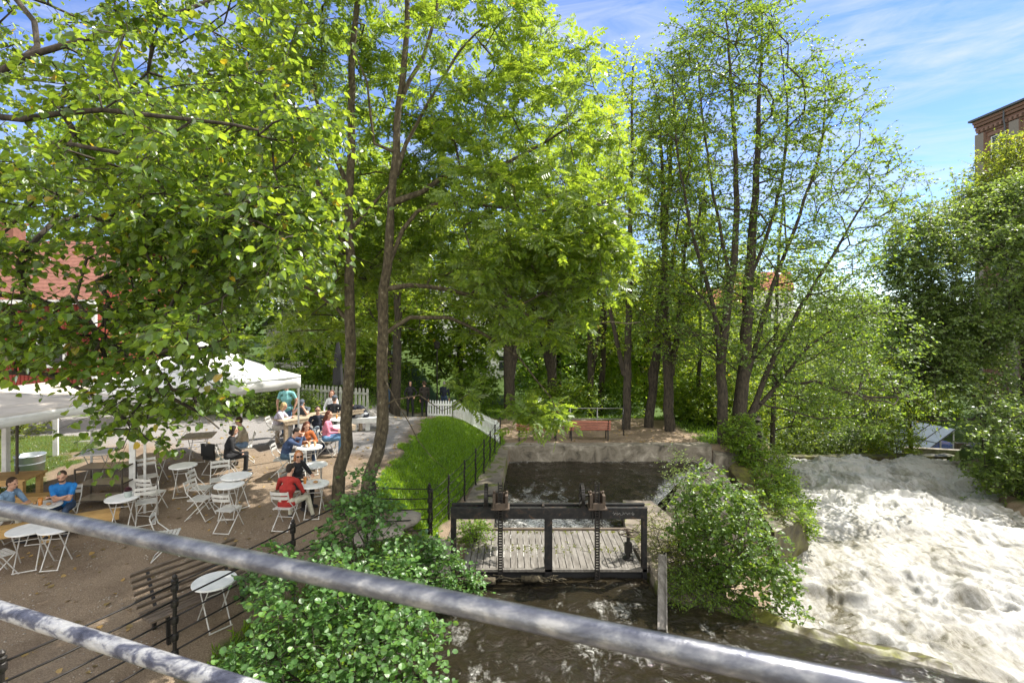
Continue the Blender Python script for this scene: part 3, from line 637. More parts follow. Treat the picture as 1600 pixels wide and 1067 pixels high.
Zk = np.interp(Vk+rk*.9, [-.6, -.15, .25, .7, 1.3, 2.2], [-.1, .26, .40, .22, -.6, -1.7])-.16*Uk+.22*rk+.10*(billow(Xk*2.6, Yk*2.6, 4, 83)-.85)
o = sheet('rock_ledge', Xk, Yk, Zk, M['mossy_rock'], None, None, None); tag(o, 'mossy rock ledge under the right hand bush at the weir', 'rock')
rough_block('retaining_wall', 'dark stone bank on the right side of the rapids', 'bank', [(20.3, 12), (21.6, 21), (24.9, 26), (27, 30.5), (30, 30.5), (26, 20), (24, 12)], -3.6, [-1.5, -1.4, -1.5, -1.6, -.8, -.4, -.4], M['mossy_rock'], .3, .5, None, 11)
rough_block('retaining_wall', 'rough edge stones at the brink beyond the foaming rapids', 'wall', [(13.2, 31.7), (28, 31.9), (28, 32.6), (13.2, 32.4)], -7, -2.7, M['mossy_rock'], .15, .5, None, 12)
for k, (px, py, Y, s) in enumerate([(598, 835, 11.6, .35), (625, 815, 12.2, .45), (560, 845, 11.2, .3)]):
    p = at(px, py); mb = MB(); mb.ell((0, 0, 0), (s*1.3, s, s*.35), 12); o = mb.build('boulder', M['stone'], None, True)
    o.location = (p.x, p.y, p.z+.04); o.rotation_euler = (0, 0, k*1.1)
    d = o.data; cc = np.array([v.co[:] for v in d.vertices]); cc *= (1+.25*(fbm(cc[:, 0]*5+k*9, cc[:, 1]*5+cc[:, 2]*4, 3, 5)-.5))[:, None]; d.vertices.foreach_set('co', cc.astype(np.float32).ravel())
    tag(o, ['flat pale stone in the grass at the foot of the slope', 'largest pale stone slab at the edge of the grass', 'small pale stone behind the leafy shrub'][k], 'stone', 'stones by the fence')
# ------------------------------------------------------------------ bridge the camera stands on
t = Vector((2.78, -1, 0)).normalized(); nrm_ = Vector((t.y, -t.x, 0))*-1
ra = Vector((-1.25, 1.25, 0))
rl = surf('worn_galvanised_rail', [(.3, (.06, .064, .085)), (.44, (.115, .12, .14)), (.54, (.18, .185, .20)), (.66, (.33, .325, .32))], 30, .3, .75, .22, 110, detail=9, dist=.3, stretch=(.5, 1, 1))
t_rail = thing('bridge_railing', 'worn grey tubular bridge railing crossing close in front', 'railing', (ra.x, ra.y, 4.55))
rl2 = surf('flaking_grey_rail_paint', [(.36, (.035, .038, .06)), (.46, (.09, .095, .13)), (.53, (.36, .36, .37)), (.72, (.5, .49, .47))], 26, .4, .5, .5, 90, detail=10, dist=.5, stretch=(.55, 1, 1))
for z, rl in ((CAM_Z-.466, rl), (CAM_Z-.714, rl2)):
    pts = [ra+t*s+Vector((0, 0, z-4.55))-ra for s in np.linspace(-3.2, 2.6, 40)]
    MB().tube(pts, .0178, 20).build('rail', rl, t_rail, True)
for s in (-3.0, 2.45):
    p = t*s; MB().tube([p+Vector((0, 0, -.02)), p+Vector((0, 0, CAM_Z-.43-4.55))], .025, 14).build('post', rl, t_rail, True)
bm_ = MB(); cdk = ra+t*-.3-nrm_*0
n2 = Vector((-t.y, t.x, 0)); n2 = n2 if n2.y > 0 else -n2
c0 = ra-n2*.72; bm_.box((c0.x-t.x*.3, c0.y-t.y*.3, 4.44), (9, 1.6, .2), math.atan2(t.y, t.x)); tag(bm_.build('bridge_deck', M['concrete']), 'concrete footway of the bridge', None, None, 'structure')

# ------------------------------------------------------------------ sluice
GY0 = 11.05
sg = thing('sluice_gate', 'black iron sluice frame with two rack lifts across the canal', 'sluice gate', (.8, GY0, .3))
o3 = Vector((.8, GY0, .3))
def Lp(x, y, z): return (x-o3.x, y-o3.y, z-o3.z)
mb = MB()
for y in (GY0, GY0+.24):
    mb.box(Lp(.8, y, 1.76), (4.24, .02, .21)); mb.box(Lp(.8, y+(.035 if y > GY0 else .035), 1.872), (4.26, .09, .018)); mb.box(Lp(.8, y+.035, 1.648), (4.24, .09, .016))
mb.box(Lp(.68, GY0+.14, 1.9), (.05, .24, .03))
mb.build('beam', M['beam_iron'], sg, False, .004)
for x, wd in ((-1.27, .11), (.79, .165), (2.87, .10)):
    mb = MB(); mb.box(Lp(x, GY0+.02, .96), (wd, .02, 1.36)); mb.box(Lp(x, GY0+.14, .96), (wd, .02, 1.36)); mb.box(Lp(x, GY0+.08, .96), (.02, .10, 1.36)); mb.build('post', M['beam_iron'], sg)
for x in (-.25, 1.83):
    mb = MB()
    for s in (-.042, .042): mb.box(Lp(x+s, GY0-.05, 1.39), (.022, .05, 2.1))
    for k in range(36): mb.box(Lp(x, GY0-.05, .38+k*.057), (.066, .034, .026))
    mb.build('rack', M['iron'], sg)
    mb = MB()
    for s in (-.135, .135): mb.box(Lp(x+s, GY0+.02, 2.03), (.06, .3, .31)); mb.lathe([(.02, 0), (.03, .01), (.03, .05), (.015, .06)], Lp(x+s, GY0+.02, 2.185), 8)
    mb.box(Lp(x, GY0+.16, 2.02), (.215, .03, .28)); mb.box(Lp(x, GY0+.02, 1.9), (.4, .36, .035)); mb.box(Lp(x, GY0-.14, 1.97), (.215, .03, .12))
    gb = mb.build('gearbox', M['rust'], sg, False, .008)
    mb = MB(); ry = Matrix.Rotation(R(90), 3, 'Y')
    mb.lathe([(.19, -.035), (.235, -.035), (.235, .035), (.19, .035), (.19, -.035)], Lp(x-.31, GY0+.05, 2.13), 28, 0, ry, False)
    for k in range(28):
        a = 2*math.pi*k/28; mb.box(Lp(x-.31, GY0+.05+.243*math.cos(a), 2.13+.243*math.sin(a)), (.07, .024, .026), Matrix.Rotation(a, 3, 'X'))
    for k in range(4):
        a = math.pi*k/4; d = Vector((0, math.cos(a), math.sin(a)))*.19; q = Vector(Lp(x-.31, GY0+.05, 2.13)); mb.bar(q-d, q+d, .03, .03, 0, (1, 0, 0))
    mb.tube([Lp(x-.36, GY0+.05, 2.13), Lp(x-.1, GY0+.05, 2.13)], .028, 10); mb.box(Lp(x-.31, GY0+.05, 1.9), (.12, .18, .06))
    mb.build('gear_wheel', M['iron'], gb)
    for s in (-.1, .1): MB().box(Lp(x+s, GY0-.055, 1.74), (.02, .03, .32)).build('bracket', M['iron'], sg)
sc_ = MB(); r_ = random.Random(5)                        # illegible white scrawl on the beam
x = 2.17
for k in range(5):
    w_ = .075; pts = []
    for i in range(7): pts.append(Lp(x+w_*i/6+r_.uniform(-.015, .015), GY0-.013, 1.76+.032*math.sin(i*1.7+k*2.1)+r_.uniform(-.012, .012)))
    sc_.tube(pts, .0035, 4); x += w_+.025
sc_.build('graffiti', surf('chalk_scrawl', [(.3, .29, .28)], 5, .9, 0, 0), sg)

dk = thing('sluice_deck', 'weathered grey plank deck behind the sluice frame', 'deck', (.9, 12, .45)); q0 = Vector((.9, 12, .45))
mb = MB(); r_ = random.Random(3); x = -1.08; k = 0
while x < 2.93:
    wd = .15+r_.uniform(-.012, .012); ym = 12.05+r_.uniform(-.25, .25)
    for a, b_ in ((11.12, ym-.006), (ym+.006, 13.05)):
        if r_.random() < .02: continue
        mb.box((x+wd/2-q0.x, (a+b_)/2-q0.y, .53+r_.uniform(-.006, .006)-q0.z), (wd-.016, b_-a, .045), Matrix.Rotation(r_.uniform(-.012, .012), 3, 'Y'))
    x += wd
mb.build('decking', M['wood_grey'], dk)
MB().box((0, 11.09-12, .52-.45), (4.1, .06, .06)).build('edge_beam', M['wood_grey'], dk, False, .006); MB().box((0, 11.2-12, .38-.45), (4.1, .06, .2)).build('shade_strip', M['black'], dk)  # black strip paints the dark shadow under the deck's front edge
MB().box((0, 13.1-12, .53-.45), (4.1, .08, .14)).build('edge_beam', M['wood_dark'], dk, False, .006)
mb = MB()
for y in (11.5, 12.7): mb.box((0, y-12, .44-.45), (4.0, .12, .10))
mb.build('bearer', M['wood_dark'], dk)
hw = thing('hand_wheel', 'rusty horizontal hand wheel on a post at the right end of the deck', 'hand wheel', (2.62, 11.55, .55))
mb = MB(); ring = [(.21*math.cos(a), .21*math.sin(a), .58) for a in np.linspace(0, 2*math.pi, 29)]; mb.tube(ring, .014, 6)
for k in range(4): a = k*math.pi/2+.4; mb.bar((0, 0, .58), (.21*math.cos(a), .21*math.sin(a), .58), .022, .02)
mb.lathe([(.04, .55), (.04, .63), (.02, .65)], (0, 0, 0), 10); mb.build('wheel', M['rust'], hw)
mb = MB(); mb.lathe([(.13, 0), (.13, .03), (.06, .05), (.045, .3), (.035, .56)], (0, 0, 0), 12); mb.box((0, 0, .25), (.16, .1, .22)); mb.build('pedestal', M['iron'], hw)
pk = MB(); a = Vector((3.2, 10.9, .93)); b_ = Vector((2.7, 9.2, .3)); pk.bar(a, b_, .17, .05); pk.bar(a+Vector((.075, -.02, .045)), b_+Vector((.075, -.02, .045)), .03, .03)
pb = pk.build('plank', M['wood_grey'], None, False, .004); tag(pb, 'long grey plank sloping from the right pier into the river', 'plank')
lg = MB(); r_ = random.Random(9)
for k in range(26):
    p = Vector((r_.uniform(-1.0, 1.1), r_.uniform(10.75, 11.0), .43+r_.uniform(0, .05))); d = Vector((r_.uniform(-1, 1), r_.uniform(-.4, .4), r_.uniform(-.05, .2))).normalized()*r_.uniform(.12, .45)
    lg.tube([p-d/2, p+d*.1+Vector((0, 0, .02)), p+d/2], [.012, .012, .006], 5)
tag(lg.build('debris', M['bark']), 'sticks and twigs caught in front of the sluice', None, None, 'stuff')
dl = MB(); dl.tube([(-1.15, 10.8, .42), (-.75, 10.75, .45), (-.35, 10.8, .44)], [.075, .08, .07], 10); tag(dl.build('log', M['bark'], None, True), 'short floating log at the left post of the sluice', 'log')
dl = MB(); dl.tube([(.2, 10.85, .46), (.5, 10.8, .48), (.62, 10.88, .47)], [.06, .065, .05], 10); tag(dl.build('log', M['bark'], None, True), 'driftwood stump at the middle post of the sluice', 'log')

# ------------------------------------------------------------------ iron fences
def fence_post(h, twist=False):
    mb = MB()
    if twist:
        n = 26
        for k in range(n):
            z = h*k/n; a = k*.55; mb.box((.008*math.cos(a), .008*math.sin(a), z+h/n/2), (.042, .042, h/n*1.02), a)
        mb.lathe([(.02, h), (.032, h+.02), (.02, h+.05), (.004, h+.07)], (0, 0, 0), 8)
    else:
        mb.lathe([(.05, 0), (.05, .08), (.028, .1), (.028, h)], (0, 0, 0), 10)
        for z in FR: mb.lathe([(.028, z*h-.06), (.05, z*h-.045), (.055, z*h), (.05, z*h+.045), (.028, z*h+.06)], (0, 0, 0), 8)
        mb.lathe([(.028, h), (.048, h+.01), (.05, h+.05), (.022, h+.065), (.034, h+.085), (.034, h+.11), (.008, h+.14)], (0, 0, 0), 10)
    return mb
FR = (.16, .36, .56, .76, .95)
def iron_fence(name, label, pts, h, twist, rail_r):
    o = thing(name, label, 'fence', pts[0]); q = Vector(pts[0]); me = fence_post(h, twist).mesh('post', [M['iron']], False)
    for p in pts:
        c = link(bpy.data.objects.new('post', me), o); c.location = Vector(p)-q-Vector((0, 0, .05))
    for f in FR:
        mb = MB()
        for a, b_ in zip(pts[:-1], pts[1:]):
            a = Vector(a)-q+Vector((0, 0, f*h)); b_ = Vector(b_)-q+Vector((0, 0, f*h)); s_ = Vector((0, 0, -.018))
            mb.tube([a, a.lerp(b_, .33)+s_*.8, a.lerp(b_, .67)+s_*.8, b_], rail_r, 6)
        mb.build('rail', M['iron'], o, True)
    return o
fp = [(-7.1, 4.1), (-5.98, 6.0), (-5.02, 7.62), (-3.98, 9.3), (-2.98, 11.05), (-2.05, 12.7)]
iron_fence('iron_fence', 'black cast iron fence with knobbed posts along the terrace edge', [(x, y, gz(x, y)) for x, y in fp], 1.25, False, .014)
cf = [(-2.0, 12.75), (-1.72, 13.9), (-1.42, 15.3), (-1.18, 16.6), (-.98, 17.9), (-.82, 19.2), (-.68, 20.4), (-.5, 21.7)]
iron_fence('iron_fence', 'black iron fence of twisted posts beside the canal walkway', [(x, y, .52) for x, y in cf], 1.2, True, .011)
tr = thing('railing', 'plain grey pipe railing behind the bench by the trees', 'railing', (3.0, 24.6, .55))
for x in (-.2, 1.1, 2.35): MB().tube([(x, 0, -.05), (x, 0, 1.1)], .03, 8).build('post', M['steel'], tr, True)
for z in (.55, 1.06): MB().tube([(-.2, 0, z), (2.35, 0, z)], .024, 8).build('rail', M['steel'], tr, True)
mb = fence_post(1.35, True); o = mb.build('fence_post', M['iron']); o.location = (5.15, 23.6, .5); tag(o, 'single twisted dark iron post right of the red benches', 'post')
# twisted mooring-like stake on the right bank
mb = MB(); n = 17
for k in range(n):
    z = 1.75*k/n; mb.lathe([(.05, z), (.13, z+.03), (.13, z+.055), (.05, z+.1)], (.1*math.sin(k*.16+.5), 0, 0), 10, 1 if k % 2 else 0)
o = mb.build('iron_stake', [M['iron'], M['concrete']]); o.location = (10.35, 21.6, .1); tag(o, 'ribbed dark stake leaning at the edge of the rapids', 'stake')

# ------------------------------------------------------------------ picket fences
def picket_fence(name, label, A, B, h, mat, sp=.12, wd=.075):
    A = Vector(A); B = Vector(B); o = thing(name, label, 'fence', A); d = B-A; L = d.xy.length; rz = math.atan2(d.y, d.x); n = int(L/sp)
    mb = MB()
    for k in range(n+1):
        p = d*(k/n); hh = h+random.uniform(-.012, .012)
        mb.box((p.x, p.y, p.z+hh/2), (wd, .02, hh), rz)
        mb.add([(p.x-math.cos(rz)*wd/2, p.y-math.sin(rz)*wd/2, p.z+hh), (p.x+math.cos(rz)*wd/2, p.y+math.sin(rz)*wd/2, p.z+hh), (p.x, p.y, p.z+hh+.05)], [(0, 1, 2), (2, 1, 0)])
    mb.build('picket_panel', mat, o)
    nv = Vector((d.y, -d.x, 0)).normalized()*.032
    for f in (.18, .8): MB().bar(nv+Vector((0, 0, f*h)), d+nv+Vector((0, 0, f*h)), .035, .09).build('rail', mat, o)
    for k in range(int(L/1.9)+1):
        p = d*min(1, k*1.9/L)-nv*1.6; MB().box((p.x, p.y, p.z+h*.5), (.09, .09, h*1.02), rz).build('post', mat, o)
    return o
picket_fence('picket_fence', 'white picket fence running down the slope towards the canal', (-2.9, 25.4, .98), (-.52, 21.95, .57), .88, M['white_fence'])
picket_fence('picket_fence', 'short white picket fence at the top of the path by the walkers', (-4.15, 25.2, 1.05), (-3.0, 25.3, 1.0), .82, M['white_fence'])
picket_fence('picket_fence', 'weathered grey picket fence behind the café guests', (-9.4, 22.2, 2.12), (-6.1, 21.6, 2.0), .95, surf('grey_pickets', [(.3, (.22, .23, .2)), (.7, (.42, .42, .37))], 6, .8, 0, .1), .17, .095)

# ------------------------------------------------------------------ red benches on the quay
def park_bench(loc, rz, label, slat, leg, L=1.8, group=None):
    o = thing('park_bench', label, 'bench', loc, rz, group)
    mb = MB()
    for k in range(4): mb.box((0, -.16+k*.125, .45-.01*k+.01*(k == 0)), (L, .1, .035))
    mb.build('seat', slat, o, False, .004); mb = MB()
    for k in range(4): mb.box((0, -.26-.035*k, .53+k*.11), (L, .03, .09), Matrix.Rotation(R(-14), 3, 'X'))
    mb.build('backrest', slat, o, False, .004)
    for s in (-1, 1):
        x = s*(L/2-.12); mb = MB(); mb.bar((x, -.24, .47), (x, -.28, 0), .05, .05); mb.bar((x, .24, .43), (x, .27, 0), .05, .05); mb.bar((x, -.26, .42), (x, .26, .42), .045, .045); mb.bar((x, -.235, .42), (x, -.395, .93), .045, .03); mb.build('leg_frame', leg, o)
    return o
park_bench((1.12, 22.75, .545), 0, 'red brown slatted bench with back to the basin, left one behind the hanging leaves', M['wood_red'], M['iron'], 1.85)
park_bench((3.42, 22.8, .545), 0, 'red brown slatted bench with back to the basin, right one beside the iron post', M['wood_red'], M['iron'], 1.85)
o = MB(); o.box((0, 0, .75), (.45, .3, .5)); o.box((0, 0, .25), (.09, .09, .5)); bx = o.build('litter_bin', M['wood_red'], None, False, .01); bx.location = (2.0, 24.3, .55); tag(bx, 'small red brown litter bin behind the benches', 'bin')
bb = MB()
for k in range(5): bb.box((0, -.22+k*.11, .44), (3.6, .085, .035))
gb_ = thing('slatted_bench', 'long dark slatted bench with curved back standing at the lower fence', 'bench')
A = P(217, 897, 8.1); Bp = P(367, 840, 9.35); A.x += .38; A.y -= .25; Bp.x += .38; Bp.y -= .25; A.z = gz(A.x, A.y); Bp.z = gz(Bp.x, Bp.y); dv = (Bp-A); rz = math.atan2(dv.y, dv.x); gb_.location = (A.x+dv.x*.5, A.y+dv.y*.5, A.z-.02); gb_.rotation_euler = (0, 0, rz); LB = 1.65
mb = MB()
for k in range(5): mb.box((0, -.1+k*.095, .44-.012*math.sin(k*.8)), (LB, .07, .035))
mb.build('seat', M['wood_dark'], gb_, False, .004); mb = MB()
for k in range(6): mb.box((0, .36+.05*k, .52+k*.085), (LB, .03, .065), Matrix.Rotation(R(28), 3, 'X'))
mb.build('backrest', M['wood_dark'], gb_, False, .004)
for s in (-1, 1):
    x = s*(LB/2-.25); mb = MB(); mb.bar((x, -.1, .42), (x, -.14, -.05), .05, .05); mb.bar((x, .33, .42), (x, .4, -.05), .05, .05); mb.bar((x, -.12, .41), (x, .36, .41), .05, .04); mb.bar((x, .34, .42), (x, .66, .96), .045, .03); mb.build('leg_frame', M['iron'], gb_)

# ------------------------------------------------------------------ canopies
def canopy(name, label, corners, ze, peak, val, mat, valmat, postmat, posts, pw, sag=.1):
    c = [Vector((*p, ze)) for p in corners]; ctr = sum(c, Vector())/4; ctr.z = ze+peak
    o = thing(name, label, 'canopy', (ctr.x, ctr.y, gz(ctr.x, ctr.y))); q = o.location.copy()
    mb = MB(); n = 8; vs = []; fs = []
    for s in range(4):
        a, b_ = c[s], c[(s+1) % 4]; base = len(vs)
        for i in range(n+1):
            for j in range(n+1):
                u = i/n; v = j/n; e = a.lerp(b_, v); p = e.lerp(ctr, u); p.z -= sag*math.sin(math.pi*u)*.8+sag*.7*math.sin(math.pi*v)*(1-u)*u*2; vs.append(p-q)
        for i in range(n):
            for j in range(n): fs.append((base+i*(n+1)+j, base+i*(n+1)+j+1, base+(i+1)*(n+1)+j+1, base+(i+1)*(n+1)+j))
    mb.add(vs, fs); rf = mb.build('roof', mat, o, True); md = rf.modifiers.new('thick', 'SOLIDIFY'); md.thickness = .006
    mb = MB()
    for s in range(4):
        a, b_ = c[s]-q, c[(s+1) % 4]-q; m = 26; nn_ = Vector(((b_-a).y, -(b_-a).x, 0)).normalized(); vs = []
        for k in range(m+1):
            p0 = a.lerp(b_, k/m); w0 = .02*math.sin(k*.9+s)
            vs += [p0+nn_*.004, p0+nn_*(w0*.6+.004)-Vector((0, 0, val*.5)), p0+nn_*w0-Vector((0, 0, val+.008*math.sin(k*1.3)))]
        mb.add(vs, [(3*k+r_, 3*k+3+r_, 3*k+4+r_, 3*k+1+r_) for k in range(m) for r_ in (0, 1)])
    vl = mb.build('valance', valmat, o, True); md = vl.modifiers.new('thick', 'SOLIDIFY'); md.thickness = .004
    mb = MB()
    for s in range(4):
        a, b_ = c[s]-q, c[(s+1) % 4]-q; mb.bar(a-Vector((0, 0, .05)), b_-Vector((0, 0, .05)), .035, .035); mb.bar(a-Vector((0, 0, .05)), ctr-q-Vector((0, 0, .12)), .03, .03)
    mb.build('roof_frame', postmat, o)
    for i in posts:
        p = c[i].lerp(ctr, .02); z0 = gz(p.x, p.y); MB().box((p.x-q.x, p.y-q.y, (ze-.04+z0-.05)/2-q.z), (pw, pw, ze-.04-z0+.05), .5).build('post', postmat, o, False, .004)
    return o
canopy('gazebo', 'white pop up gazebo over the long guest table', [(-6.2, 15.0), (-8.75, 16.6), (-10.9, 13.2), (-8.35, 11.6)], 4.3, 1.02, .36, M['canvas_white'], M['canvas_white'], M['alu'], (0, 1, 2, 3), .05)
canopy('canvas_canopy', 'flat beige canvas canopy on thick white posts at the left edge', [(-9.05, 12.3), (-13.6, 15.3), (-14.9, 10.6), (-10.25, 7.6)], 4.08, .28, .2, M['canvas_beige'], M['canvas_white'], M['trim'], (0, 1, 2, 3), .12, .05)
mb = MB(); mb.box((0, 0, 1.2), (.12, .12, 2.7)); o = mb.build('canopy_post', M['trim'], None, False, .005); o.location = (-12.75, 12.9, gz(-12.75, 12.9)); tag(o, 'thick white timber post under the beige canopy at the left edge', 'post')
mb = MB(); mb.lathe([(.03, 0), (.03, 2.4)], (0, 0, 0), 12); mb.lathe([(.045, .78), (.045, .84)], (0, 0, 0), 12); o = mb.build('pole', M['dark_steel']); o.location = (-11.6, 12.0, gz(-11.6, 12)); tag(o, 'thin grey metal pole beside the galvanised tub', 'pole')

# ------------------------------------------------------------------ red house and far buildings
hs = thing('red_house', 'red boarded house with clay tile roof and white trim', 'house', (-21, 20.5, 2.2))
def window(par, c, w_, h_, rz=0, m='x'):
    mb = MB(); rot = Matrix.Rotation(rz, 3, 'Z'); c = Vector(c)
    for s in (-1, 1): mb.box(c+rot @ Vector((s*(w_/2+.05), 0, 0)), (.1, .1, h_+.2), rot); mb.box(c+rot @ Vector((0, .002, s*(h_/2+.05))), (w_, .1, .1), rot)
    mb.box(c, (.05, .06, h_), rot); mb.box(c+Vector((0, 0, h_*.15)), (w_, .055, .04), rot)
    f = mb.build('window', M['trim'], par); MB().box(c+rot @ Vector((0, .03, 0)), (w_, .02, h_), rot).build('pane', M['glass'], f)
mb = MB(); x0, x1 = -9.5, 4.3
mb.box(((x0+x1)/2, 2.6, 2.3), (x1-x0, 5.2, 4.6))
k = 0; x = x0+.08
while x < x1: mb.box((x, -.012, 2.3), (.03, .03, 4.6)); x += .16
mb.add([(x1, 0, 4.6), (x1, 5.2, 4.6), (x1, 2.6, 7.0), (x1-.05, 0, 4.6), (x1-.05, 5.2, 4.6), (x1-.05, 2.6, 7.0)], [(0, 1, 2), (3, 5, 4)])
mb.build('wall', M['red_wall'], hs)
nu, nv = 110, 150; U, V_ = np.meshgrid(np.linspace(0, 1, nv), np.linspace(0, 1, nu)); XX = x0-.4+(x1-x0+.8)*U
wave = .035*np.abs(np.sin(XX*math.pi/.24)); row = (V_*16) % 1
for sgn in (1, -1):
    Yh = -.45+V_*3.05; Zh = 4.45+V_*2.75+wave-.05*row; Yq = Yh if sgn > 0 else 5.2-Yh
    o = sheet('roof', XX, Yq, Zh, M['tile'], None, None, None); o.parent = hs
    o.location = (0, 0, 0)
MB().box(((x0+x1)/2, -.42, 4.38), (x1-x0+.8, .16, .16)).build('gutter', M['trim'], hs)
for s in (x1, x0): MB().box((s, -.02, 2.3), (.16, .09, 4.6)).build('corner_board', M['trim'], hs)
for cx in (-4.5, -1.0, 2.6): window(hs, (cx, -.06, 2.5), 1.0, 1.25)
mb = MB(); mb.box((-2, 3.0, 7.3), (.8, .6, 1.5)); mb.box((-2, 3.0, 8.08), (.95, .75, .1)); mb.build('chimney', M['tile'], hs)
def block(name, label, cat, loc, rz, w_, d_, h_, wall, roofm, nwx, nwz, roof_h=1.5, cor=.25):
    o = thing(name, label, cat, loc, rz); mb = MB(); mb.box((0, d_/2, h_/2), (w_, d_, h_)); mb.build('wall', wall, o)
    for i in range(nwx):
        for j in range(nwz):
            window(o, (-w_/2+(i+.5)*w_/nwx, -.04, (j+.5)*h_/nwz+.1), min(1.3, w_/nwx*.5), min(1.7, h_/nwz*.55))
    mb = MB(); q = cor; z = h_
    mb.add([(-w_/2-q, -q, z), (w_/2+q, -q, z), (w_/2+q, d_+q, z), (-w_/2-q, d_+q, z), (-w_/2-q, d_/2, z+roof_h), (w_/2+q, d_/2, z+roof_h)], [(0, 1, 5, 4), (2, 3, 4, 5), (1, 2, 5), (3, 0, 4), (3, 2, 1, 0)])
    mb.build('roof', roofm, o); return o
block('pale_house', 'pale rendered house glimpsed through the ash leaves', 'house', (-7.5, 58, -1), .05, 16, 10, 9.5, M['plaster'], M['slate'], 6, 3)
block('pale_house', 'white garden house behind the grey picket fence', 'house', (-12.5, 33, 2.2), -.1, 7, 5, 3.2, M['plaster'], M['slate'], 3, 1)
block('far_house', 'distant red roofed house on the hillside behind the alders', 'house', (62, 128, 4.5), -.3, 15, 9, 8, M['plaster'], M['roof_red'], 4, 2, 5)
block('far_house', 'distant pale block with dark roof on the hillside', 'house', (72, 150, 6), -.2, 17, 9, 9, M['plaster'], M['slate'], 5, 2, 3)
block('far_house', 'distant brownish house lower on the hillside', 'house', (48, 120, 2), -.3, 12, 9, 7, M['stone'], M['roof_red'], 4, 2, 4)
# brick mill: facade towards the river, receding from its corner
mill = thing('brick_mill', 'tall brown brick mill with corbelled cornice and dark roof edge', 'mill', (54.4, 60, -5))
brick, nt, out = new_mat('brown_brick')
b = N(nt, 'ShaderNodeBsdfPrincipled', Roughness=.9); bt = N(nt, 'ShaderNodeTexBrick', Scale=1.0, **{'Color1': (.15, .075, .05, 1), 'Color2': (.21, .11, .075, 1), 'Mortar': (.2, .17, .14, 1)})
bt.inputs['Mortar Size'].default_value = .012; bt.inputs['Brick Width'].default_value = .26; bt.inputs['Row Height'].default_value = .085
tcb = nt.nodes.new('ShaderNodeTexCoord'); mpb = nt.nodes.new('ShaderNodeMapping'); mpb.inputs['Rotation'].default_value = (R(90), 0, R(90))
nt.links.new(tcb.outputs['Object'], mpb.inputs[0]); nt.links.new(mpb.outputs[0], bt.inputs['Vector']); nt.links.new(bt.outputs[0], b.inputs['Base Color']); nt.links.new(b.outputs[0], out.inputs[0])
HM = 33.8; L = 26; mb = MB()
mb.box((6.2, -L/2, HM/2), (12, L, HM))
for k in range(7):                                        # pilasters and recessed bays
    mb.box((.08, -.55-k*4.1, HM/2-.8), (.5, 1.1, HM-1.6))
for k, (dz, pr) in enumerate(((-.2, .62), (-.55, .5), (-.95, .36), (-1.6, .2))): mb.box((.2-pr/2+.1, -L/2, HM+dz), (pr, L+pr*.5, .32 if k < 3 else .2))
for k in range(46): mb.box((-.02, -.3-k*.56, HM-1.28), (.34, .26, .34))
mb.build('wall', brick, mill)
mb = MB(); mb.box((6, -L/2, HM+.1), (13.2, L+.9, .22)); mb.add([(-.5, .4, HM+.2), (-.5, -L-.4, HM+.2), (6, -L-.4, HM+1.9), (6, .4, HM+1.9), (12.6, .4, HM+.2), (12.6, -L-.4, HM+.2)], [(0, 1, 2, 3), (3, 2, 5, 4), (0, 3, 4), (1, 5, 2)]); mb.build('roof', M['slate'], mill)
mb = MB(); mb.box((1.6, -8.6, HM+1.5), (1.2, 1.6, 2.6)); mb.build('chimney', brick, mill); MB().box((1.6, -8.6, HM+2.9), (1.5, 1.9, .25)).build('chimney_cap', M['slate'], mill)
MB().tube([(-.32, -3.7, HM-.1), (-.36, -3.7, HM-1.0), (-.22, -3.7, HM-1.8), (-.22, -3.7, 0)], .08, 8).build('downpipe', M['slate'], mill)
for k in range(6):
    for j in range(6): window(mill, (.13, -2.6-k*4.1, HM-3.6-j*4.3), 1.5, 2.3, R(-90))
    mb = MB(); mb.box((.05, -2.6-k*4.1, HM-2.1), (.3, 2.0, .35)); mb.build('lintel', brick, mill)
# glass roofed shed by the river
sh = thing('glass_roof_shed', 'low shed with translucent sloping roof and painted wall', 'shed', (33.6, 40.5, -5.9), R(14)); sh.scale = (.78, .78, .78)
mb = MB(); mb.box((.6, 2.6, 1.1), (4.6, 5, 2.2)); mb.build('wall', M['mural'], sh)
A4 = [(-3.4, -.6, 1.3), (1.7, -.6, 3.9), (1.7, 5.6, 3.9), (-3.4, 5.6, 1.3)]
mb = MB(); mb.add(A4+[(x, y, z-.05) for x, y, z in A4], [(0, 1, 2, 3), (7, 6, 5, 4), (0, 4, 5, 1), (1, 5, 6, 2), (2, 6, 7, 3), (3, 7, 4, 0)]); mb.build('roof', M['shed_roof'], sh)
mb = MB()
for k in range(6): y = -.6+k*1.24; mb.bar((-3.4, y, 1.33), (1.7, y, 3.93), .06, .05)
mb.bar((-.8, -.6, 2.66), (-.8, 5.6, 2.66), .06, .04); mb.build('glazing_bars', M['dark_steel'], sh)
for x, z in ((-3.2, 1.3), (-.2, 2.8), (1.5, 3.7)): MB().box((x, -.5, z/2), (.1, .1, z)).build('post', M['trim'], sh)
mb = MB(); mb.box((0, 0, .2), (5.5, .4, 2.9)); o = mb.build('concrete_wall', M['concrete']); o.location = (29.6, 34.6, -4.6); o.rotation_euler = (0, 0, -.25); tag(o, 'low brownish concrete wall below the glass roofed shed', 'wall')
mb = MB(); mb.box((0, 0, .3), (3.6, .3, 2.2)); o = mb.build('concrete_wall', M['wood_dark']); o.location = (33.2, 36, -4.3); o.rotation_euler = (0, 0, -.15); tag(o, 'dark brown boarded wall in front of the painted shed wall', 'wall')
br = thing('iron_railing', 'thin iron railing on the far river bank under the trees', 'railing', (21.6, 36.5, -3.4))
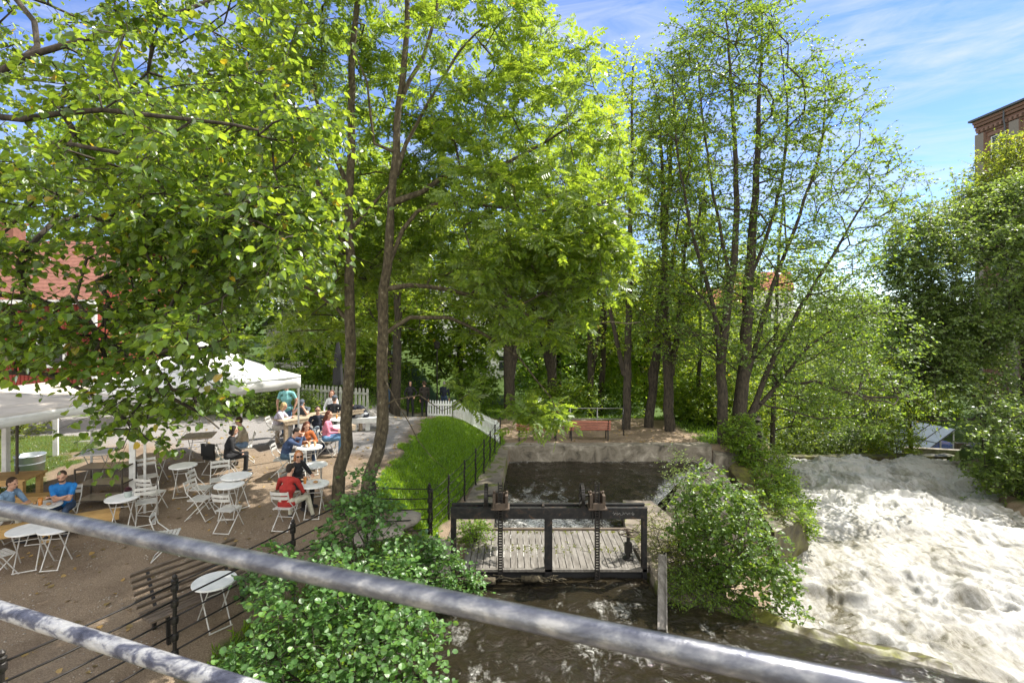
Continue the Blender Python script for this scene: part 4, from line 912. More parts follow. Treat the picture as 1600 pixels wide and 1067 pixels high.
for k in range(6): MB().tube([(k*1.1, 0, -1.5), (k*1.1, 0, 1.15)], .045, 6).build('post', M['iron'], br)
for z in (.3, .7, 1.1): MB().tube([(0, 0, z), (5.5, 0, z)], .03, 5).build('rail', M['iron'], br)
lp_ = thing('street_lamp', 'slim dark lamp post standing on the path behind the walkers', 'lamp post', (-3.95, 27, gz(-3.95, 27)))
MB().lathe([(.07, 0), (.06, .3), (.04, .35), (.035, 3.4)], (0, 0, 0), 10).build('post', M['iron'], lp_); MB().lathe([(.05, 3.4), (.14, 3.45), (.18, 3.75), (.05, 3.85)], (0, 0, 0), 12).build('lantern', M['iron'], lp_)
# ------------------------------------------------------------------ café furniture
def make_chair(label, loc, rz, group):
    o = thing('folding_chair', label, 'chair', loc, rz, group); m = M['chair_paint']
    mb = MB()
    for k in range(6): mb.box((0, -.17+k*.066, .455-.006*math.sin(k*.63)), (.38, .05, .012))
    for s in (-1, 1): mb.bar((s*.17, -.19, .44), (s*.17, .19, .44), .014, .022)
    mb.build('seat', m, o); mb = MB()
    for z, y in ((.71, -.232), (.81, -.262)):
        n = 6
        for k in range(n):
            x0_, x1_ = -.19+.38*k/n, -.19+.38*(k+1)/n; c = lambda x: -.03*(1-(x/.19)**2)
            mb.bar((x0_, y+c(x0_), z), (x1_, y+c(x1_), z), .012, .062)
    for s in (-1, 1): mb.bar((s*.186, -.226, .68), (s*.186, -.268, .84), .012, .012)
    mb.build('backrest', m, o)
    mb = MB()
    for s in (-1, 1): mb.tube([(s*.195, -.27, .85), (s*.195, -.2, .62), (s*.195, .0, .42), (s*.195, .24, .0)], .0105, 6)
    mb.tube([(-.195, .235, .01), (.195, .235, .01)], .0105, 6); mb.build('back_frame', m, o)
    mb = MB()
    for s in (-1, 1): mb.tube([(s*.175, .18, .44), (s*.175, -.0, .25), (s*.175, -.25, 0)], .0105, 6)
    mb.tube([(-.175, -.245, .01), (.175, -.245, .01)], .0105, 6); mb.tube([(-.175, -.02, .23), (.175, -.02, .23)], .008, 5); mb.build('leg_frame', m, o)
    return o
def make_table(label, loc, rz, r, group, square=False, mat=None):
    o = thing('folding_table', label, 'table', loc, rz, group); m = M['chair_paint']
    mb = MB()
    if square: mb.box((0, 0, .715), (r*2, r*2, .02)); mb.box((0, 0, .7), (r*2-.03, r*2-.03, .02))
    else: mb.lathe([(r-.02, .695), (r, .698), (r, .722), (r-.006, .726)], (0, 0, 0), 40)
    mb.build('tabletop', mat or M['white_paint'], o)
    a = r*.72
    for sg in (-1, 1):
        mb = MB()
        for s in (-1, 1): mb.tube([(s*a*.75*(1 if sg > 0 else .9), -sg*a*.95, .69), (s*a*.75*(1 if sg > 0 else .9), sg*a*1.05, 0)], .0105, 6)
        mb.tube([(-a*.75, sg*a*1.04, .012), (a*.75, sg*a*1.04, .012)], .0105, 6); mb.tube([(-a*.75, -sg*a*.6, .56), (a*.75, -sg*a*.6, .56)], .008, 5)
        mb.build('leg_frame', m, o)
    return o
GT = 'white folding tables on the café terrace'; GCH = 'white folding chairs on the café terrace'
t0 = c0_ = None; TPOS = {}
def table(key, px, py, rz, r, label, square=False, mat=None):
    p = at(px, py, .72); TPOS[key] = p; return make_table(label, p, rz, r, GT, square, mat)
table('near_left', 45, 826, .5, .33, 'round white folding table nearest the bridge, empty beside the long timber bench')
table('heather', 191, 777, .3, .31, 'round white folding table carrying the pot of heather')
table('fence', 335, 907, .9, .33, 'round white folding table by the slatted bench at the lower fence')
table('pair_near', 358, 757, .2, .31, 'nearer of two empty overlapping round white tables in the middle of the terrace')
table('pair_far', 369.5, 743, 1.0, .33, 'farther of two empty overlapping round white tables in the middle of the terrace')
table('empty_trunk', 491, 726, .4, .31, 'empty round white table left of the tree trunk')
table('red', 491, 755.5, .1, .32, 'round white table with plate and drink in front of the man in red')
table('navy', 484, 698, .6, .32, 'round white table with cups in front of the man in the blue sweater')
table('pink', 533, 666, .2, .32, 'round white table with a drink at the woman in pink')
table('pink_far', 531, 654.5, .8, .32, 'round white table with tall drink and glass behind the woman in pink')
table('blue', 66, 789, .3, .33, 'round white table with plate and drink before the man in the blue T-shirt')
table('square_white', 152, 705, .25, .36, 'square white table in the sun behind the steel trolley', True)
table('square_tan', 240, 713, .2, .40, 'square tan topped table in shade behind the drooping branch', True, M['wood_table'])
table('square_far', 311, 680, .35, .40, 'square tan topped table farther back beside the black clad guest', True, M['wood_table'])
table('round_shade', 286, 727, .3, .30, 'round dusty table in shade under the drooping leaves')
table('bench_side', 88, 825, .2, .28, 'small white side table half hidden behind the nearest round table')
def chair(px, py, fx, fy, label, dz=.455):
    p = at(px, py, dz); return make_chair(label, p, face_rz(fx, fy), GCH)
chair(343, 749, .45, -.9, 'empty white chair facing the camera behind the overlapping tables')
chair(316, 761, 1, .12, 'farther of two side by side white chairs left of the overlapping tables')
chair(314, 778, 1, -.05, 'nearer of two side by side white chairs left of the overlapping tables')
chair(357, 794, .12, 1, 'empty white chair with its back to the camera at the overlapping tables')
chair(470, 734, .6, -.8, 'empty white chair at the empty round table left of the tree trunk')
chair(231, 744, .7, -.7, 'shaded white chair behind the drooping branch near the white post')
chair(238, 769, .15, 1, 'white chair seen from behind at the table with heather')
chair(229, 783, -.5, .85, 'sunlit white chair right of the pot of heather')
chair(263, 833, .9, .4, 'white chair half hidden behind the bridge rail')
chair(-4, 866, .4, .9, 'white chair cut off by the left edge in front of the timber bench')
chair(335, 712, .2, .95, 'white chair with black jacket hung over it')
# the black jacket
p = at(337, 712, .455); mb = MB(); mb.box((0, -.27, .68), (.4, .07, .34)); mb.box((0, -.23, .5), (.38, .05, .2))
jk = mb.build('jacket', M['black'], None, True, .02); jk.location = p; jk.rotation_euler = (0, 0, face_rz(.2, .95)); tag(jk, 'black jacket hung over the back of a white chair', 'jacket')

def cup(loc, label, cat='drink', h=.13, r=.036, mat=None, straw=False):
    o = MB(); o.lathe([(r*.72, 0), (r*.8, .005), (r, h), (r*.9, h), (r*.85, h-.015), (.002, h-.015)], (0, 0, 0), 14)
    if straw: o.tube([(0, 0, h*.3), (.02, .01, h+.1)], .005, 5)
    q = o.build('cup', mat or M['cup'], None, True); q.location = loc; return tag(q, label, cat, 'cups and glasses on the tables')
def plate(loc, r, label, food=True):
    o = MB(); o.lathe([(r*.5, 0), (r*.62, .004), (r, .016), (r*.96, .018), (r*.6, .008), (.003, .007)], (0, 0, 0), 24); q = o.build('plate', M['china'], None, True); q.location = loc
    tag(q, label, 'plate', 'plates on the tables')
    if food:
        f = MB(); f.ell((0, 0, 0), (r*.42, r*.3, .03), 10); f = f.build('cake', M['food'], None, True); f.location = Vector(loc)+Vector((.01, 0, .035)); tag(f, 'pastry on the '+label, 'pastry')
def on(key, dx=0, dy=0): p = TPOS[key]; return Vector((p.x+dx, p.y+dy, p.z+.727))
cup(on('red', -.2, -.02), 'amber drink beside the plate of the man in red'); plate(on('red', .02, 0), .13, 'white plate in front of the man in red')
cup(on('navy', .0, -.05), 'paper cup nearest the hands of the man in the blue sweater', mat=M['paper_cup']); cup(on('navy', .12, .05), 'paper cup at the right of the blue sweater table', mat=M['paper_cup']); plate(on('navy', -.14, .0), .09, 'small plate in front of the man in the blue sweater')
cup(on('pink', .06, -.02), 'dark drink on the table of the woman in pink', mat=M['food']); cup(on('pink_far', -.1, .0), 'orange drink with straw behind the woman in pink', straw=True); cup(on('pink_far', .16, .02), 'tall clear glass near the tree trunk', h=.17, mat=M['china'])
cup(on('blue', -.02, -.02), 'amber drink in front of the man in the blue T-shirt', h=.15, r=.042); plate(on('blue', .15, -.03), .12, 'white plate beside the drink of the man in the blue T-shirt'); plate(on('blue', -.18, .02), .1, 'cake plate left of the drink of the man in the blue T-shirt')
pt = thing('heather_pot', 'grey pot of purple heather on the round table', 'plant pot', on('heather', .1, .03)); MB().lathe([(.055, 0), (.06, .005), (.078, .125), (.07, .125), (.068, .11), (.004, .11)], (0, 0, 0), 18).build('pot', M['pot'], pt, True)
n = 420; d = unit(rng.normal(size=(n, 3))); d[:, 2] = np.abs(d[:, 2]); V, FL, SZ = leaves_arrays(T_DIAM, d*np.array((.06, .06, .09))*(.4+.6*rng.random((n, 1)))+np.array((0, 0, .11)), d+rng.normal(size=(n, 3))*.4, rng.normal(size=(n, 3)), .02+.02*rng.random(n))
link(bpy.data.objects.new('heather', raw_mesh('heather', V, FL, SZ, [M['heather']])), pt)

# steel trolley
p = at(128, 792); tr = thing('steel_trolley', 'three shelf metal serving trolley standing in the shade', 'trolley', (p.x+.45, p.y+.15, p.z), .12)
mb = MB()
for x in (-.5, .5):
    for y in (-.27, .27): mb.box((x, y, .5), (.028, .028, .86)); mb.lathe([(.03, 0), (.045, .03), (.03, .07)], (x, y, 0), 8)
for z in (.18, .54, .91):
    for y in (-.27, .27): mb.box((0, y, z), (1.0, .022, .03))
    for x in (-.5, .5): mb.box((x, 0, z), (.022, .54, .03))
mb.build('frame', M['dark_steel'], tr)
for z in (.19, .55, .92): MB().box((0, 0, z), (.99, .53, .012)).build('shelf', M['tray'], tr)
# picnic table, timber benches, long table
def plank_table(name, label, cat, loc, rz, L, wd, h, mat, benches=False, n=4):
    o = thing(name, label, cat, loc, rz); mb = MB()
    for k in range(n): mb.box((0, -wd/2+(k+.5)*wd/n, h-.02), (L, wd/n-.008, .042))
    mb.build('tabletop', mat, o, False, .004); mb = MB()
    for s in (-1, 1): mb.box((0, s*(wd/2-.03), h-.09), (L-.1, .035, .1))
    mb.build('apron', mat, o, False, .004)
    for s in (-1, 1):
        for q in (-1, 1): MB().box((s*(L/2-.12), q*(wd/2-.1), (h-.04)/2), (.1, .1, h-.04)).build('leg', mat, o, False, .004)
    return o
def plank_bench(label, a, b_, wd, h, mat, thick=.06):
    a = Vector(a); b_ = Vector(b_); c = (a+b_)/2; d = b_-a; rz = math.atan2(d.y, d.x); L = d.length; o = thing('timber_bench', label, 'bench', (c.x, c.y, gz(c.x, c.y)), rz)
    mb = MB(); mb.box((0, 0, h-thick/2), (L, wd, thick)); mb.box((0, -wd/2+.02, h-thick-.06), (L-.02, .045, .13)); mb.build('seat', mat, o, False, .006)
    for s in (-1, 0, 1): MB().box((s*(L/2-.2), .03, (h-thick)/2-.03), (.14, wd-.1, h-thick+.06)).build('leg', mat, o, False, .005)
    return o
p = at(10, 748, .75); plank_table('picnic_table', 'new yellow timber table behind the man in the blue T-shirt', 'table', (p.x-.55, p.y+.1, p.z), .18, 2.0, .75, .76, M['wood_new'])
p = at(15, 780, .46); plank_bench('short yellow timber bench by the yellow table', (p.x-1.2, p.y-.1), (p.x+.65, p.y+.3), .3, .46, M['wood_new'])
pa = at(188, 788, .44); pb_ = at(-60, 842, .44); plank_bench('long yellow timber bench running out of the left edge', (pb_.x, pb_.y), (pa.x, pa.y), .3, .44, M['wood_new'])
p = at(447, 656, .78); LT = thing('x', 'x', 'x'); bpy.data.objects.remove(LT)
lt_rz = math.atan2(1.75, 1.5); lt = plank_table('long_table', 'long pale plank table with guests under and beside the gazebo', 'table', (p.x+.75, p.y+.95, gz(p.x+.5, p.y+.7)-.02), lt_rz, 2.9, .78, .78, M['wood_table'], n=5)
p = at(485, 676, .45); plank_bench('pale plank bench along the near side of the long guest table', (p.x-.2, p.y-.25), (p.x+1.0, p.y+1.15), .28, .45, M['wood_table'], .05)
p = at(569, 652, .45); plank_bench('pale bench behind the left tree trunk with a man bending over', (p.x-.5, p.y-.1), (p.x+.75, p.y+.1), .3, .45, M['trim'], .05)
p = at(47, 741); tb = MB(); tb.lathe([(.27, 0), (.28, .01), (.32, .5), (.335, .51), (.335, .53), (.31, .53), (.3, .1), (.01, .09)], (0, 0, 0), 28); tb.lathe([(.305, .3), (.315, .315), (.308, .33)], (0, 0, 0), 28, 0, None, False)
o = tb.build('tub', M['galv'], None, True); o.location = p; tag(o, 'round galvanised metal tub on the ground by the thin pole', 'tub')
p = at(488, 690); tb = MB(); tb.box((0, 0, .2), (.32, .12, .4)); tb.tube([(-.09, 0, .4), (-.07, 0, .56), (.07, 0, .56), (.09, 0, .4)], .01, 6); o = tb.build('tote_bag', surf('printed_bag', [(.4, (.5, .42, .32)), (.52, (.08, .06, .05)), (.6, (.45, .37, .28))], 26, .9, 0, .1, detail=2), None, False, .02); o.location = p; o.rotation_euler = (0, 0, .5); tag(o, 'patterned tote bag beside the bench of the long table', 'bag')
px_ = thing('closed_parasol', 'closed black parasol standing behind the long table', 'parasol', (-7.0, 20.6, gz(-7.0, 20.6))); MB().lathe([(.025, 0), (.025, 3.0)], (0, 0, 0), 8).build('pole', M['iron'], px_)
MB().lathe([(.2, 1.15), (.21, 1.3), (.19, 1.8), (.15, 2.3), (.06, 2.85), (.02, 2.95)], (0, 0, 0), 9).build('cover', M['black'], px_)

# ------------------------------------------------------------------ people
def remesh_obj(name, mb, vox, mats, smooth_it=4):
    tmp = bpy.data.objects.new('tmp', mb.mesh('tmp', mats)); COL.objects.link(tmp)
    m = tmp.modifiers.new('r', 'REMESH'); m.mode = 'VOXEL'; m.voxel_size = vox; m.use_smooth_shade = True
    s = tmp.modifiers.new('s', 'SMOOTH'); s.factor = .5; s.iterations = smooth_it
    dg = bpy.context.evaluated_depsgraph_get(); me = bpy.data.meshes.new_from_object(tmp.evaluated_get(dg))
    me.name = name; bpy.data.objects.remove(tmp); return me
def ik(a, b_, l1, l2, pole):
    a = Vector(a); b_ = Vector(b_); d = b_-a; L = min(d.length, (l1+l2)*.995); d.normalize(); b_ = a+d*L
    x = (l1*l1-l2*l2+L*L)/(2*L); h = math.sqrt(max(0, l1*l1-x*x)); pv = Vector(pole); pv = (pv-d*pv.dot(d)).normalized(); return a+d*x+pv*h, b_
def person(label, loc, rz, shirt, legs, hair, sit=True, lean=.15, hands=None, head=(0, 0), long_sleeve=True, female=False, hairstyle='short', shoes=(.03, .03, .035), feet=None, knees=None, skirt=0, sc=1.0, extras=(), hem=.0, group='café guests and walkers'):
    o = thing('person', label, 'person', loc, rz, group); o.scale = (sc, sc, sc)
    Mh = cloth(*hair); Msh = cloth(*shirt); Mle = cloth(*legs); Mso = cloth('shoe_%d' % int(shoes[0]*100), shoes); mats = [M['skin'], Msh, Mle, Mso]
    seg = []; mb = MB()
    def cap(a, b_, ra, rb, m, n=10): mb.cap(a, b_, ra, rb, n); seg.append((Vector(a), Vector(b_), ra, rb, m))
    def ell(c, r, m, rot=None, n=12): mb.ell(c, r, n, 0, rot); k = min(r); seg.append((Vector(c), Vector(c)+Vector((0, 0, .001)), k, k, m))
    hz = .53 if sit else .93; Pv = Vector((0, 0, hz)); s1 = Vector((0, math.sin(lean*.7), math.cos(lean*.7))); s2 = Vector((0, math.sin(lean*1.35), math.cos(lean*1.35)))
    C = Pv+s1*.27; K = C+s2*.24; sw = .155 if female else .185
    Rx = Matrix.Rotation(-lean, 3, 'X')
    cap(Pv+Vector((-.075, 0, 0)), Pv+Vector((.075, 0, 0)), .105, .105, 2); cap(Pv+s1*.06, C, .125 if not female else .115, .135 if not female else .118, 1, 12)
    cap(C+Vector((-.07, 0, 0)), C+Vector((.07, 0, 0)), .115 if not female else .1, .115 if not female else .1, 1); cap(C, K-s2*.06, .13, .105, 1, 12); cap(K-s2*.05+Vector((-.1, 0, 0)), K-s2*.05+Vector((.1, 0, 0)), .075, .075, 1)
    if female: cap(C+s2*.06+Vector((-.065, .085, 0)), C+s2*.06+Vector((.065, .085, 0)), .058, .058, 1)
    if hem: cap(Pv+Vector((-.07, 0, -.04)), Pv+Vector((.07, 0, -.04)), .125, .125, 1)
    hp, hy = head; hl = lean*.75+hp; s3 = Vector((math.sin(hy)*math.sin(hl)*.6, math.sin(hl), math.cos(hl))); Hc = K+s3*.175+Vector((0, .012, 0))
    Rh = Matrix.Rotation(-hy, 3, 'Z') @ Matrix.Rotation(-hl, 3, 'X'); h = lambda x, y, z: Hc+Rh @ Vector((x, y, z))
    cap(K-s2*.02, Hc-s3*.06, .056, .052, 0); ell(h(0, -.008, .025), (.074, .093, .095), 0, Rh, 14); ell(h(0, .022, -.045), (.058, .066, .068), 0, Rh, 12); ell(h(0, .06, -.088), (.026, .026, .02), 0, Rh, 8)
    cap(h(0, .085, .012), h(0, .102, -.022), .010, .015, 0, 8); cap(h(-.026, .079, -.055), h(.026, .079, -.055), .009, .009, 0, 6); cap(h(-.036, .08, .03), h(.036, .08, .03), .009, .009, 0, 6)
    for sx in (-1, 1): ell(h(sx*.076, -.004, -.006), (.014, .02, .032), 0, Rh, 8)
    hands = hands or ((-.16, .33, hz+.06), (.16, .33, hz+.06)); SH = []
    for sx, hd in zip((-1, 1), hands):
        S = K-s2*.055+Vector((sx*sw, 0, 0)); hd = Vector(hd); E, W = ik(S, hd, .285, .255, (sx*.75, -.35, -.75)); SH.append((S, E, W))
        mid = S.lerp(E, .62); fm = 1 if long_sleeve else 0
        cap(S, mid, .06, .052, 1); cap(mid, E, .05, .042, fm); cap(E, E.lerp(W, .45), .043, .038, fm); cap(E.lerp(W, .5), W, .036, .026, fm if long_sleeve else 0)
        f = (W-E).normalized(); q = f.cross(Vector((0, 0, 1)));
        if q.length < .2: q = Vector((1, 0, 0))
        q.normalize(); u = q.cross(f); pc = W+f*.05; mb.ell(pc, (.04, .048, .02), 10, 0, Matrix((q, f, u)).transposed()); seg.append((W+f*.02, W+f*.09, .03, .03, 0))
        for k in range(4):
            b0 = W+f*(.085+(.006, .012, .008, -.006)[k])+q*(.029-.0195*k); b1 = b0+f*.034-u*.012; b2 = b1+f*.016-u*.024
            cap(b0, b1, .0095, .009, 0, 7); cap(b1, b2, .009, .008, 0, 7)
        b0 = W+f*.03+q*sx*-.03; b1 = b0+f*.035+q*sx*-.026-u*.008; cap(b0, b1, .012, .0095, 0, 7); cap(b1, b1+f*.024-u*.008, .0095, .0085, 0, 7)
    for i, sx in enumerate((-1, 1)):
        Hj = Pv+Vector((sx*.095, .01, -.02))
        if sit: kn = Vector((knees or ((-.13, .44, .53), (.13, .44, .53)))[i]); an = Vector((feet or ((-.13, .40, .09), (.13, .43, .09)))[i])
        else: an = Vector((feet or ((-.1, 0, .09), (.1, .02, .09)))[i]); kn, an = ik(Hj, an, .42, .415, (sx*.1, 1, 0))
        cap(Hj, kn, .088, .06, 2); cap(kn, kn.lerp(an, .4), .058, .056, 2); cap(kn.lerp(an, .4), an+Vector((0, 0, .02)), .054, .043, 2)
        toe = an+Vector((sx*.03, .14, -.045)); cap(an+Vector((0, -.035, -.04)), toe, .042, .036, 3); cap(an, an+Vector((0, 0, -.03)), .042, .042, 3)
    me = remesh_obj('body', mb, .0105, mats, 3)
    for mt in mats:
        if mt.name not in [x.name for x in me.materials if x]: me.materials.append(mt)
    me.materials.clear()
    for mt in mats: me.materials.append(mt)
    nv_ = len(me.polygons); cc = np.zeros(nv_*3, np.float32); me.polygons.foreach_get('center', cc); cc = cc.reshape(-1, 3); best = np.full(nv_, 9.0); bi = np.zeros(nv_, np.int32)
    for a, b_, ra_, rb_, m in seg:
        a = np.array(a); d = np.array(b_)-a; L2 = max((d*d).sum(), 1e-9); t_ = np.clip(((cc-a)@d)/L2, 0, 1); ds = np.linalg.norm(cc-a-t_[:, None]*d, axis=1)-(ra_+(rb_-ra_)*t_)
        k = ds < best; best[k] = ds[k]; bi[k] = m
    me.polygons.foreach_set('material_index', bi); me.polygons.foreach_set('use_smooth', np.ones(nv_, bool)); link(bpy.data.objects.new('body', me), o)
    hb = MB(); hb.ell(h(0, -.022, .042), (.081, .094, .088), 14, 0, Rh); hb.ell(h(0, -.055, -.01), (.07, .055, .07), 12, 0, Rh)
    if hairstyle == 'long':
        for sx in (-.05, 0, .05): hb.cap(h(sx, -.06, .02), h(sx*1.3, -.1, -.15), .045, .05, 8); hb.cap(h(sx*1.3, -.09, -.12), K+s2*-.1+Vector((sx*1.6, -.115, 0)), .05, .03, 8)
        for sx in (-1, 1): hb.cap(h(sx*.07, -.02, .03), h(sx*.082, -.03, -.13), .026, .032, 8)
    if hairstyle == 'bob':
        for sx in (-1, 1): hb.cap(h(sx*.066, -.01, .04), h(sx*.078, -.02, -.1), .034, .036, 8)
        hb.cap(h(-.05, -.07, -.06), h(.05, -.07, -.06), .05, .05, 8)
    if hairstyle == 'hood':
        hb.ell(h(0, -.03, .0), (.105, .105, .14), 14, 0, Rh); hb.cap(h(0, -.05, -.1), K-s2*.03, .09, .09, 10)
    link(bpy.data.objects.new('hair', remesh_obj('hair', hb, .012, [Mh], 3)), o)
    eb = MB()
    for sx in (-1, 1): eb.ell(h(sx*.031, .077, .008), (.0125, .011, .0075), 8, 0, Rh)
    eb.build('eyes', M['black'], o, True)
    if 'sunglasses' in extras:
        g_ = MB()
        for sx in (-1, 1): g_.box(h(sx*.036, .094, .006), (.058, .012, .038), Rh); g_.bar(h(sx*.066, .09, .012), h(sx*.08, -.01, .01), .006, .008)
        g_.box(h(0, .096, .012), (.03, .008, .008), Rh); g_.build('sunglasses', M['black'], o, False, .004)
    if 'cap' in extras:
        c_ = MB(); c_.ell(h(0, -.012, .065), (.09, .108, .075), 16, 0, Rh); c_.box(h(0, .12, .045), (.13, .1, .012), Rh); c_.build('cap', cloth('cap_grey', (.07, .085, .11)), o, True)
    if 'beard' in extras:
        b2 = MB(); b2.ell(h(0, .034, -.07), (.057, .058, .042), 12, 0, Rh); b2.build('beard', Mh, o, True)
    if 'belt' in extras: bl_ = MB(); bl_.lathe([(.135, -.016), (.14, -.014), (.14, .014), (.135, .016)], Pv+Vector((0, 0, .07)), 18); bl_.build('belt', M['black'], o)
    return o
def seat_at(px, py, fx, fy, ch=None, hz=1.29):
    p = at(px, py, hz); rz = face_rz(fx, fy)
    if ch: make_chair(ch, p, rz, GCH)
    return p, rz
BR = ('hair_brown', (.045, .025, .014)); DK = ('hair_dark', (.018, .012, .009)); BL = ('hair_blond', (.5, .36, .17)); RD = ('hair_auburn', (.10, .03, .015)); GR = ('hair_greybrown', (.11, .085, .07)); OR_ = ('hair_ginger', (.36, .15, .06))
JN = ('denim', (.075, .14, .25)); JD = ('dark_denim', (.03, .055, .11)); BK = ('black_clothes', (.012, .012, .014)); GY_ = ('grey_trousers', (.34, .33, .28))
tp = TPOS['blue']
person('man in bright blue T-shirt with folded arms at a round table', (tp.x+.12, tp.y+.42, gz(tp.x, tp.y+.42)), face_rz(.4, -.92), ('blue_tee', (.012, .16, .46)), JD, BR, True, .32, ((.07, .36, .80), (-.10, .37, .80)), (-.05, -.1), False, extras=('beard',))
make_chair('white chair under the man in the blue T-shirt', (tp.x+.10, tp.y+.46, gz(tp.x, tp.y+.42)), face_rz(.4, -.92), GCH)
person('guest in grey trousers cut off by the left edge of the picture', (tp.x-.78, tp.y-.05, gz(tp.x-.75, tp.y)), face_rz(1, .05), ('light_blue_shirt', (.22, .34, .5)), GY_, BR, True, .3, ((-.1, .42, .78), (.12, .42, .78)))
make_chair('white chair under the guest cut off by the left edge', (tp.x-.8, tp.y-.05, gz(tp.x-.75, tp.y)), face_rz(1, .05), GCH)
tp = TPOS['red']
p = Vector((tp.x-.44, tp.y-.42, 0)); p.z = gz(p.x, p.y)
person('man in red jacket and pale trousers seen from behind at a round table', p, face_rz(.1, .99), ('red_jacket', (.33, .022, .018)), ('cream_trousers', (.52, .50, .40)), DK, True, .2, ((-.2, .42, .78), (.2, .38, .62)), (.1, .25), feet=((-.15, .42, .09), (.36, .46, .09)), knees=((-.13, .45, .54), (.27, .40, .54)), hem=1)
make_chair('white chair carrying the man in the red jacket', p-Vector((0, .03, 0)), face_rz(.1, .99), GCH)
p = Vector((tp.x-.62, tp.y+.42, 0)); p.z = gz(p.x, p.y)
person('guest with ginger hair and sunglasses beyond the man in red', p, face_rz(1, -.5), ('black_coat', (.015, .015, .02)), BK, OR_, True, .2, ((-.15, .4, .76), (.1, .4, .76)), (0, .5), hairstyle='bob', female=True, extras=('sunglasses',))
make_chair('white chair carrying the ginger haired guest', p-Vector((.04, 0, 0)), face_rz(1, -.5), GCH)
tp = TPOS['navy']
p = Vector((tp.x-.62, tp.y-.12, 0)); p.z = gz(p.x, p.y)
person('man in blue sweater leaning forward with hands at his mouth', p, face_rz(1, .12), ('navy_sweater', (.035, .06, .13)), ('teal_jeans', (.045, .085, .13)), DK, True, .42, ((-.08, .44, 1.05), (.04, .46, 1.03)), (.2, 0), knees=((-.13, .46, .53), (.13, .46, .53)))
make_chair('white chair carrying the man in the blue sweater', p-Vector((.05, 0, 0)), face_rz(1, .12), GCH)
p = Vector((tp.x-.35, tp.y+.52, 0)); p.z = gz(p.x, p.y)
person('auburn haired woman in rust orange top behind the man in the blue sweater', p, face_rz(.6, -.8), ('rust_top', (.36, .10, .025)), JD, RD, True, .3, ((-.1, .42, .8), (.14, .42, .8)), (.15, 0), hairstyle='long', female=True)
make_chair('white chair carrying the woman in the rust orange top', p-Vector((.02, -.03, 0)), face_rz(.6, -.8), GCH)
p, rz = seat_at(509, 643, 1, .12, 'white chair with a grey denim jacket carrying the woman in pink', 1.31)
person('woman in pink knit top and jeans sitting sideways with crossed legs', p, rz, ('pink_knit', (.6, .2, .28)), ('light_jeans', (.1, .21, .36)), RD, True, .12, ((-.12, .34, .72), (.1, .36, .7)), (.02, .2), hairstyle='long', female=True, knees=((-.06, .46, .6), (.1, .45, .53)), feet=((.1, .56, .2), (.1, .42, .09)), shoes=(.4, .3, .22))
mb = MB(); mb.box((0, -.3, .62), (.44, .09, .42)); mb.box((-.06, -.34, .4), (.3, .06, .3)); mb.ell((0, -.27, .82), (.23, .07, .05), 10); o = mb.build('denim_jacket', cloth('grey_denim', (.24, .29, .34)), None, True, .03); o.location = p; o.rotation_euler = (0, 0, rz); tag(o, 'pale grey denim jacket draped over the chair of the woman in pink', 'jacket')
p, rz = seat_at(496, 636, .45, -.9, 'white chair carrying the man in sunglasses')
person('man in sunglasses and dark blazer facing the bridge', p, rz, ('dark_blazer', (.016, .02, .035)), JD, DK, True, .1, ((-.14, .3, .62), (.16, .34, .66)), (0, .1), extras=('sunglasses',))
p, rz = seat_at(431, 630, .9, .1, 'white chair carrying the blonde woman', 1.27)
person('blonde woman in pale shirt leaning on the long table', p, rz, ('pale_lilac_shirt', (.55, .52, .62)), ('white_trousers', (.6, .58, .56)), BL, True, .35, ((-.08, .5, .83), (.08, .5, .83)), (.1, 0), hairstyle='bob', female=True)
p = at(448, 681); person('standing man in turquoise T-shirt and jeans, hands at his hips', p, face_rz(.12, -1), ('turquoise_tee', (.2, .47, .48)), JN, GR, False, .02, ((-.25, .06, .90), (.25, .08, .88)), (.1, 0), False, hem=1, sc=1.04)
p, rz = seat_at(476, 622, .1, -1, None, 1.27); person('man in grey shirt and flat cap resting his face in his hands', p, rz, ('slate_shirt', (.07, .09, .11)), JD, BR, True, .4, ((-.05, .37, 1.03), (.07, .36, 1.03)), (.25, 0), False, extras=('cap',))
p, rz = seat_at(520, 612, -.1, -1, None, 1.27); person('woman in white blouse facing the bridge across the long table', p, rz, ('white_blouse', (.7, .7, .72)), JD, RD, True, .12, None, (0, -.3), hairstyle='bob', female=True)
p, rz = seat_at(522, 620, .05, 1, None, 1.29); person('man in black T-shirt and dark cap seen from behind', p, rz, ('black_tee', (.016, .018, .022)), BK, GR, True, .05, None, (0, 0), False, extras=('cap',))
p = at(571, 651, .45); person('man in dark navy top bending forward on the pale bench', p, face_rz(-1, -.15), ('night_navy', (.01, .012, .022)), ('light_grey_trousers', (.42, .43, .45)), DK, True, .95, ((-.1, .5, .45), (.1, .5, .45)), (.3, 0), hem=1)
def walker(px, py, fx, fy, label, shirt, legs, hair, **k):
    Y = 26.2 if px > 680 else 24.6; q = Vector(((px-CX)/F*Y, Y, 0)); q.z = gz(q.x, Y); return person(label, q, face_rz(fx, fy), shirt, legs, hair, False, **k)
walker(605, 609, .3, 1, 'walker in black jacket and blue jeans beside the dark trunk', ('black_jacket', (.013, .013, .015)), JN, OR_, lean=.05, hands=((-.22, .15, .95), (.22, .2, 1.0)), hairstyle='bob', female=True)
walker(641, 604, .3, -1, 'walker dressed all in black with a hood on the path', BK, BK, ('black_hood', (.012, .012, .014)), lean=.03, hands=((-.2, .16, 1.02), (.16, .2, 1.02)), hairstyle='hood', female=True, feet=((-.11, .06, .09), (.12, -.06, .09)))
